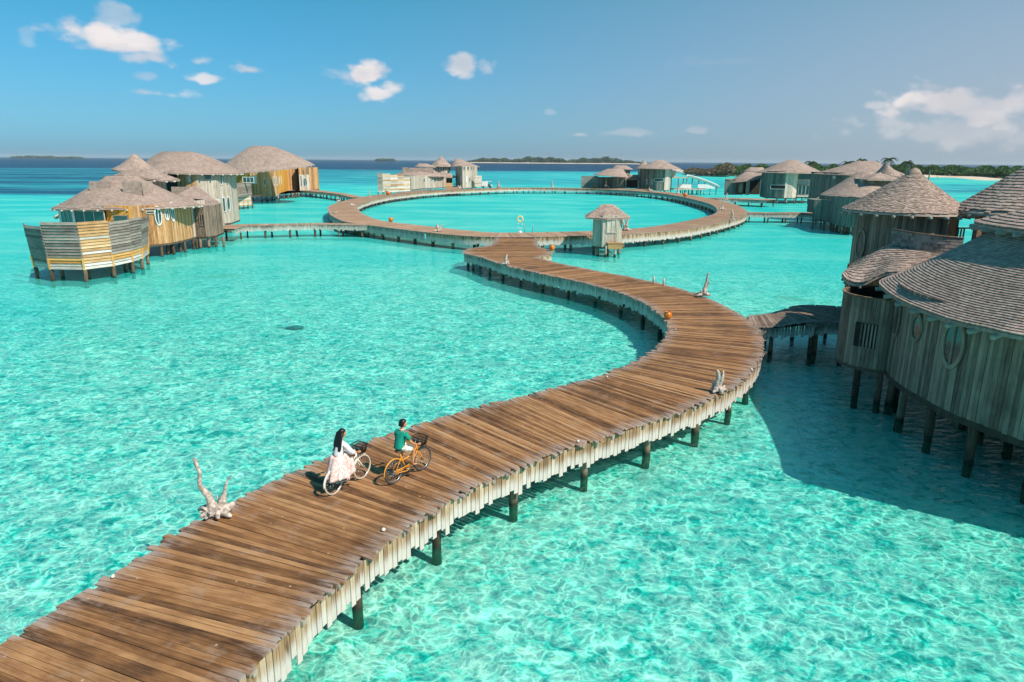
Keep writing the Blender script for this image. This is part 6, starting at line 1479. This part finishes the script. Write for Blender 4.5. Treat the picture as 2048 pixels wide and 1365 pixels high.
def woman(loc, rz):
    o = empty('person', loc, rz, label='rider with long dark hair, white blouse and pink patterned skirt on the white bicycle', cat='person')
    pel = (.22, 0, .98, .135); chains = [[pel, (.24, 0, 1.1, .1), (.29, 0, 1.24, .12), (.33, 0, 1.36, .1), (.36, 0, 1.42, .05), (.38, 0, 1.48, .043), (.395, 0, 1.53, .042)]]
    kn = {-1: (.56, -.11, .9), 1: (.64, .11, .84)}; an_ = {-1: (.46, -.12, .5), 1: (.56, .12, .42)}
    for s_ in (-1, 1):
        chains.append([pel, (.28, .09*s_, .97, .1), (.44, .1*s_, .96, .08), (*kn[s_], .055), ((kn[s_][0]+an_[s_][0])/2, .12*s_, (kn[s_][2]+an_[s_][2])/2, .048), (*an_[s_], .032), (an_[s_][0]+.04, .12*s_, an_[s_][2]-.05, .03), (an_[s_][0]+.17, .12*s_, an_[s_][2]-.07, .02)])
        chains.append([(.33, 0, 1.36, .1), (.335, .15*s_, 1.345, .052), (.37, .21*s_, 1.24, .04), (.46, .25*s_, 1.13, .034), (.56, .27*s_, 1.08, .03), (.64, .28*s_, 1.03, .024), (.665, .285*s_, 1.015, .026)])
    skin('body', chains, 'skin_tone', o, 1)
    for s_ in (-1, 1): skin('hand', hand(o, .70, .285*s_, 1.005, s_), 'skin_tone', o, 1)
    hd_, lc = head(o, (.42, 0, 1.585), turn=R(-32)); hair_cap(o, lc, True)
    # long hair down the back, in strands
    st = []
    for k in range(13):
        y = -.075+.0125*k; zb = 1.02+random.uniform(-.06, .08)+abs(y)*1.2
        st.append(([(.40, y*.8, 1.68), (.325, y*1.1, 1.63), (.27, y*1.3, 1.5), (.225, y*1.45, 1.35), (.185+random.uniform(-.02, .02), y*1.5, 1.2), (.16+random.uniform(-.03, .03), y*1.45, zb)], [.022, .032, .033, .03, .024, .008]))
    tubes(o, 'long_hair', st, 'hair_black', 8, world=False)
    bl = [[(.215, 0, .98, .165), (.225, 0, 1.03, .155), (.24, 0, 1.12, .14), (.29, 0, 1.25, .15), (.33, 0, 1.37, .12), (.352, 0, 1.42, .062)]]
    for s_ in (-1, 1): bl.append([(.33, 0, 1.37, .12), (.335, .15*s_, 1.345, .078), (.37, .21*s_, 1.22, .09), (.44, .24*s_, 1.10, .095), (.53, .26*s_, 1.055, .075), (.585, .27*s_, 1.05, .06)])
    skin('blouse', bl, 'blouse_white', o, 1)
    # long skirt: draped cloth over the saddle, knees and rear wheel
    nu, nv = 44, 16; V, Fc = [], []
    for j in range(nv+1):
        t = j/nv
        for i in range(nu):
            a = 2*math.pi*i/nu; fx, fy = math.cos(a), math.sin(a)
            rx = (.17+.36*t**.75*(1 if fx > 0 else .72)); ry = .16+.12*t**.8
            z = 1.06-(.12*t if fx > .2 else .18*t)-.64*max(0, t-.18)**1.15*(1.05 if fx > 0 else .9)
            fold = 1+.10*t*math.sin(a*9+t*2)+.05*t*math.sin(a*17+1)
            x = .22+fx*rx*fold+(.16*t if fx > 0 else .02)*math.sin(min(1, t*1.6)*math.pi/1.6); y = fy*ry*fold
            if fx > 0: x -= .20*max(0, t-.55)*2
            V.append((x, y, z+.02*math.sin(a*5+t*6)))
    for j in range(nv):
        for i in range(nu): Fc.append((j*nu+i, j*nu+(i+1) % nu, (j+1)*nu+(i+1) % nu, (j+1)*nu+i))
    sk_ = mesh('skirt', V, Fc, 'skirt_pink', o, True, world=False); s_ = sk_.modifiers.new('solid', 'SOLIDIFY'); s_.thickness = .008
    return o
ZD = 1.368
mr = np.array(at(789, 966, ZD)); mf = np.array(at(853, 935, ZD)); am = math.atan2(mf[1]-mr[1], mf[0]-mr[0])
wr_ = np.array(at(669, 987, ZD)); wf = np.array(at(735, 950, ZD)); aw = math.atan2(wf[1]-wr_[1], wf[0]-wr_[0])
b1 = bicycle((*mr[:2], ZD), am, 'orange bicycle with black front basket, ridden by the person in green', 'bike_orange', 'tyre')
b2 = man((*mr[:2], ZD), am)
b3 = bicycle((*wr_[:2], ZD), aw, 'white bicycle with black front basket, ridden by the long-haired person', 'bike_white', 'tyre_cream')
b4 = woman((*wr_[:2], ZD), aw)
for b in (b1, b2, b3, b4): b.scale = (.94, .94, .94)
# parked bicycles by the orange wall and on the porches
for px, py, z, lab, mt in ((558, 378.5, 1.66, 'orange bicycle parked at the orange entrance wall, left of the pair', 'bike_orange'), (572, 377.5, 1.66, 'darker bicycle parked at the orange entrance wall, right of the pair', 'saddle_brown'), (908, 371.5, 1.66, 'dark bicycle parked on the porch of the pale villa', 'tyre')):
    bicycle(at(px, py, z), R(5), lab, mt, 'tyre', detail=False)
# ---------------------------------------------------------------- humid sea air

V = [(x, y, z) for z in (-1.8, 46.0) for x, y in ((-15000, -15000), (15000, -15000), (15000, 15000), (-15000, 15000))]
me = bpy.data.meshes.new('haze'); me.from_pydata(V, [], [(3,2,1,0),(4,5,6,7),(0,1,5,4),(1,2,6,5),(2,3,7,6),(3,0,4,7)])
m = bpy.data.materials.new('haze'); m.use_nodes = True; MATS['haze'] = m; w = NT(m.node_tree); out = w.n('ShaderNodeOutputMaterial')
pv = w.n('ShaderNodeVolumePrincipled', ins={'Color': (0.80, 0.88, 0.95), 'Density': 0.00006, 'Anisotropy': 0.0}); w.t.links.new(pv.outputs[0], out.inputs['Volume'])
o = link('haze', me, 'haze', kind='stuff'); o['label'] = 'thin sea haze over the lagoon'
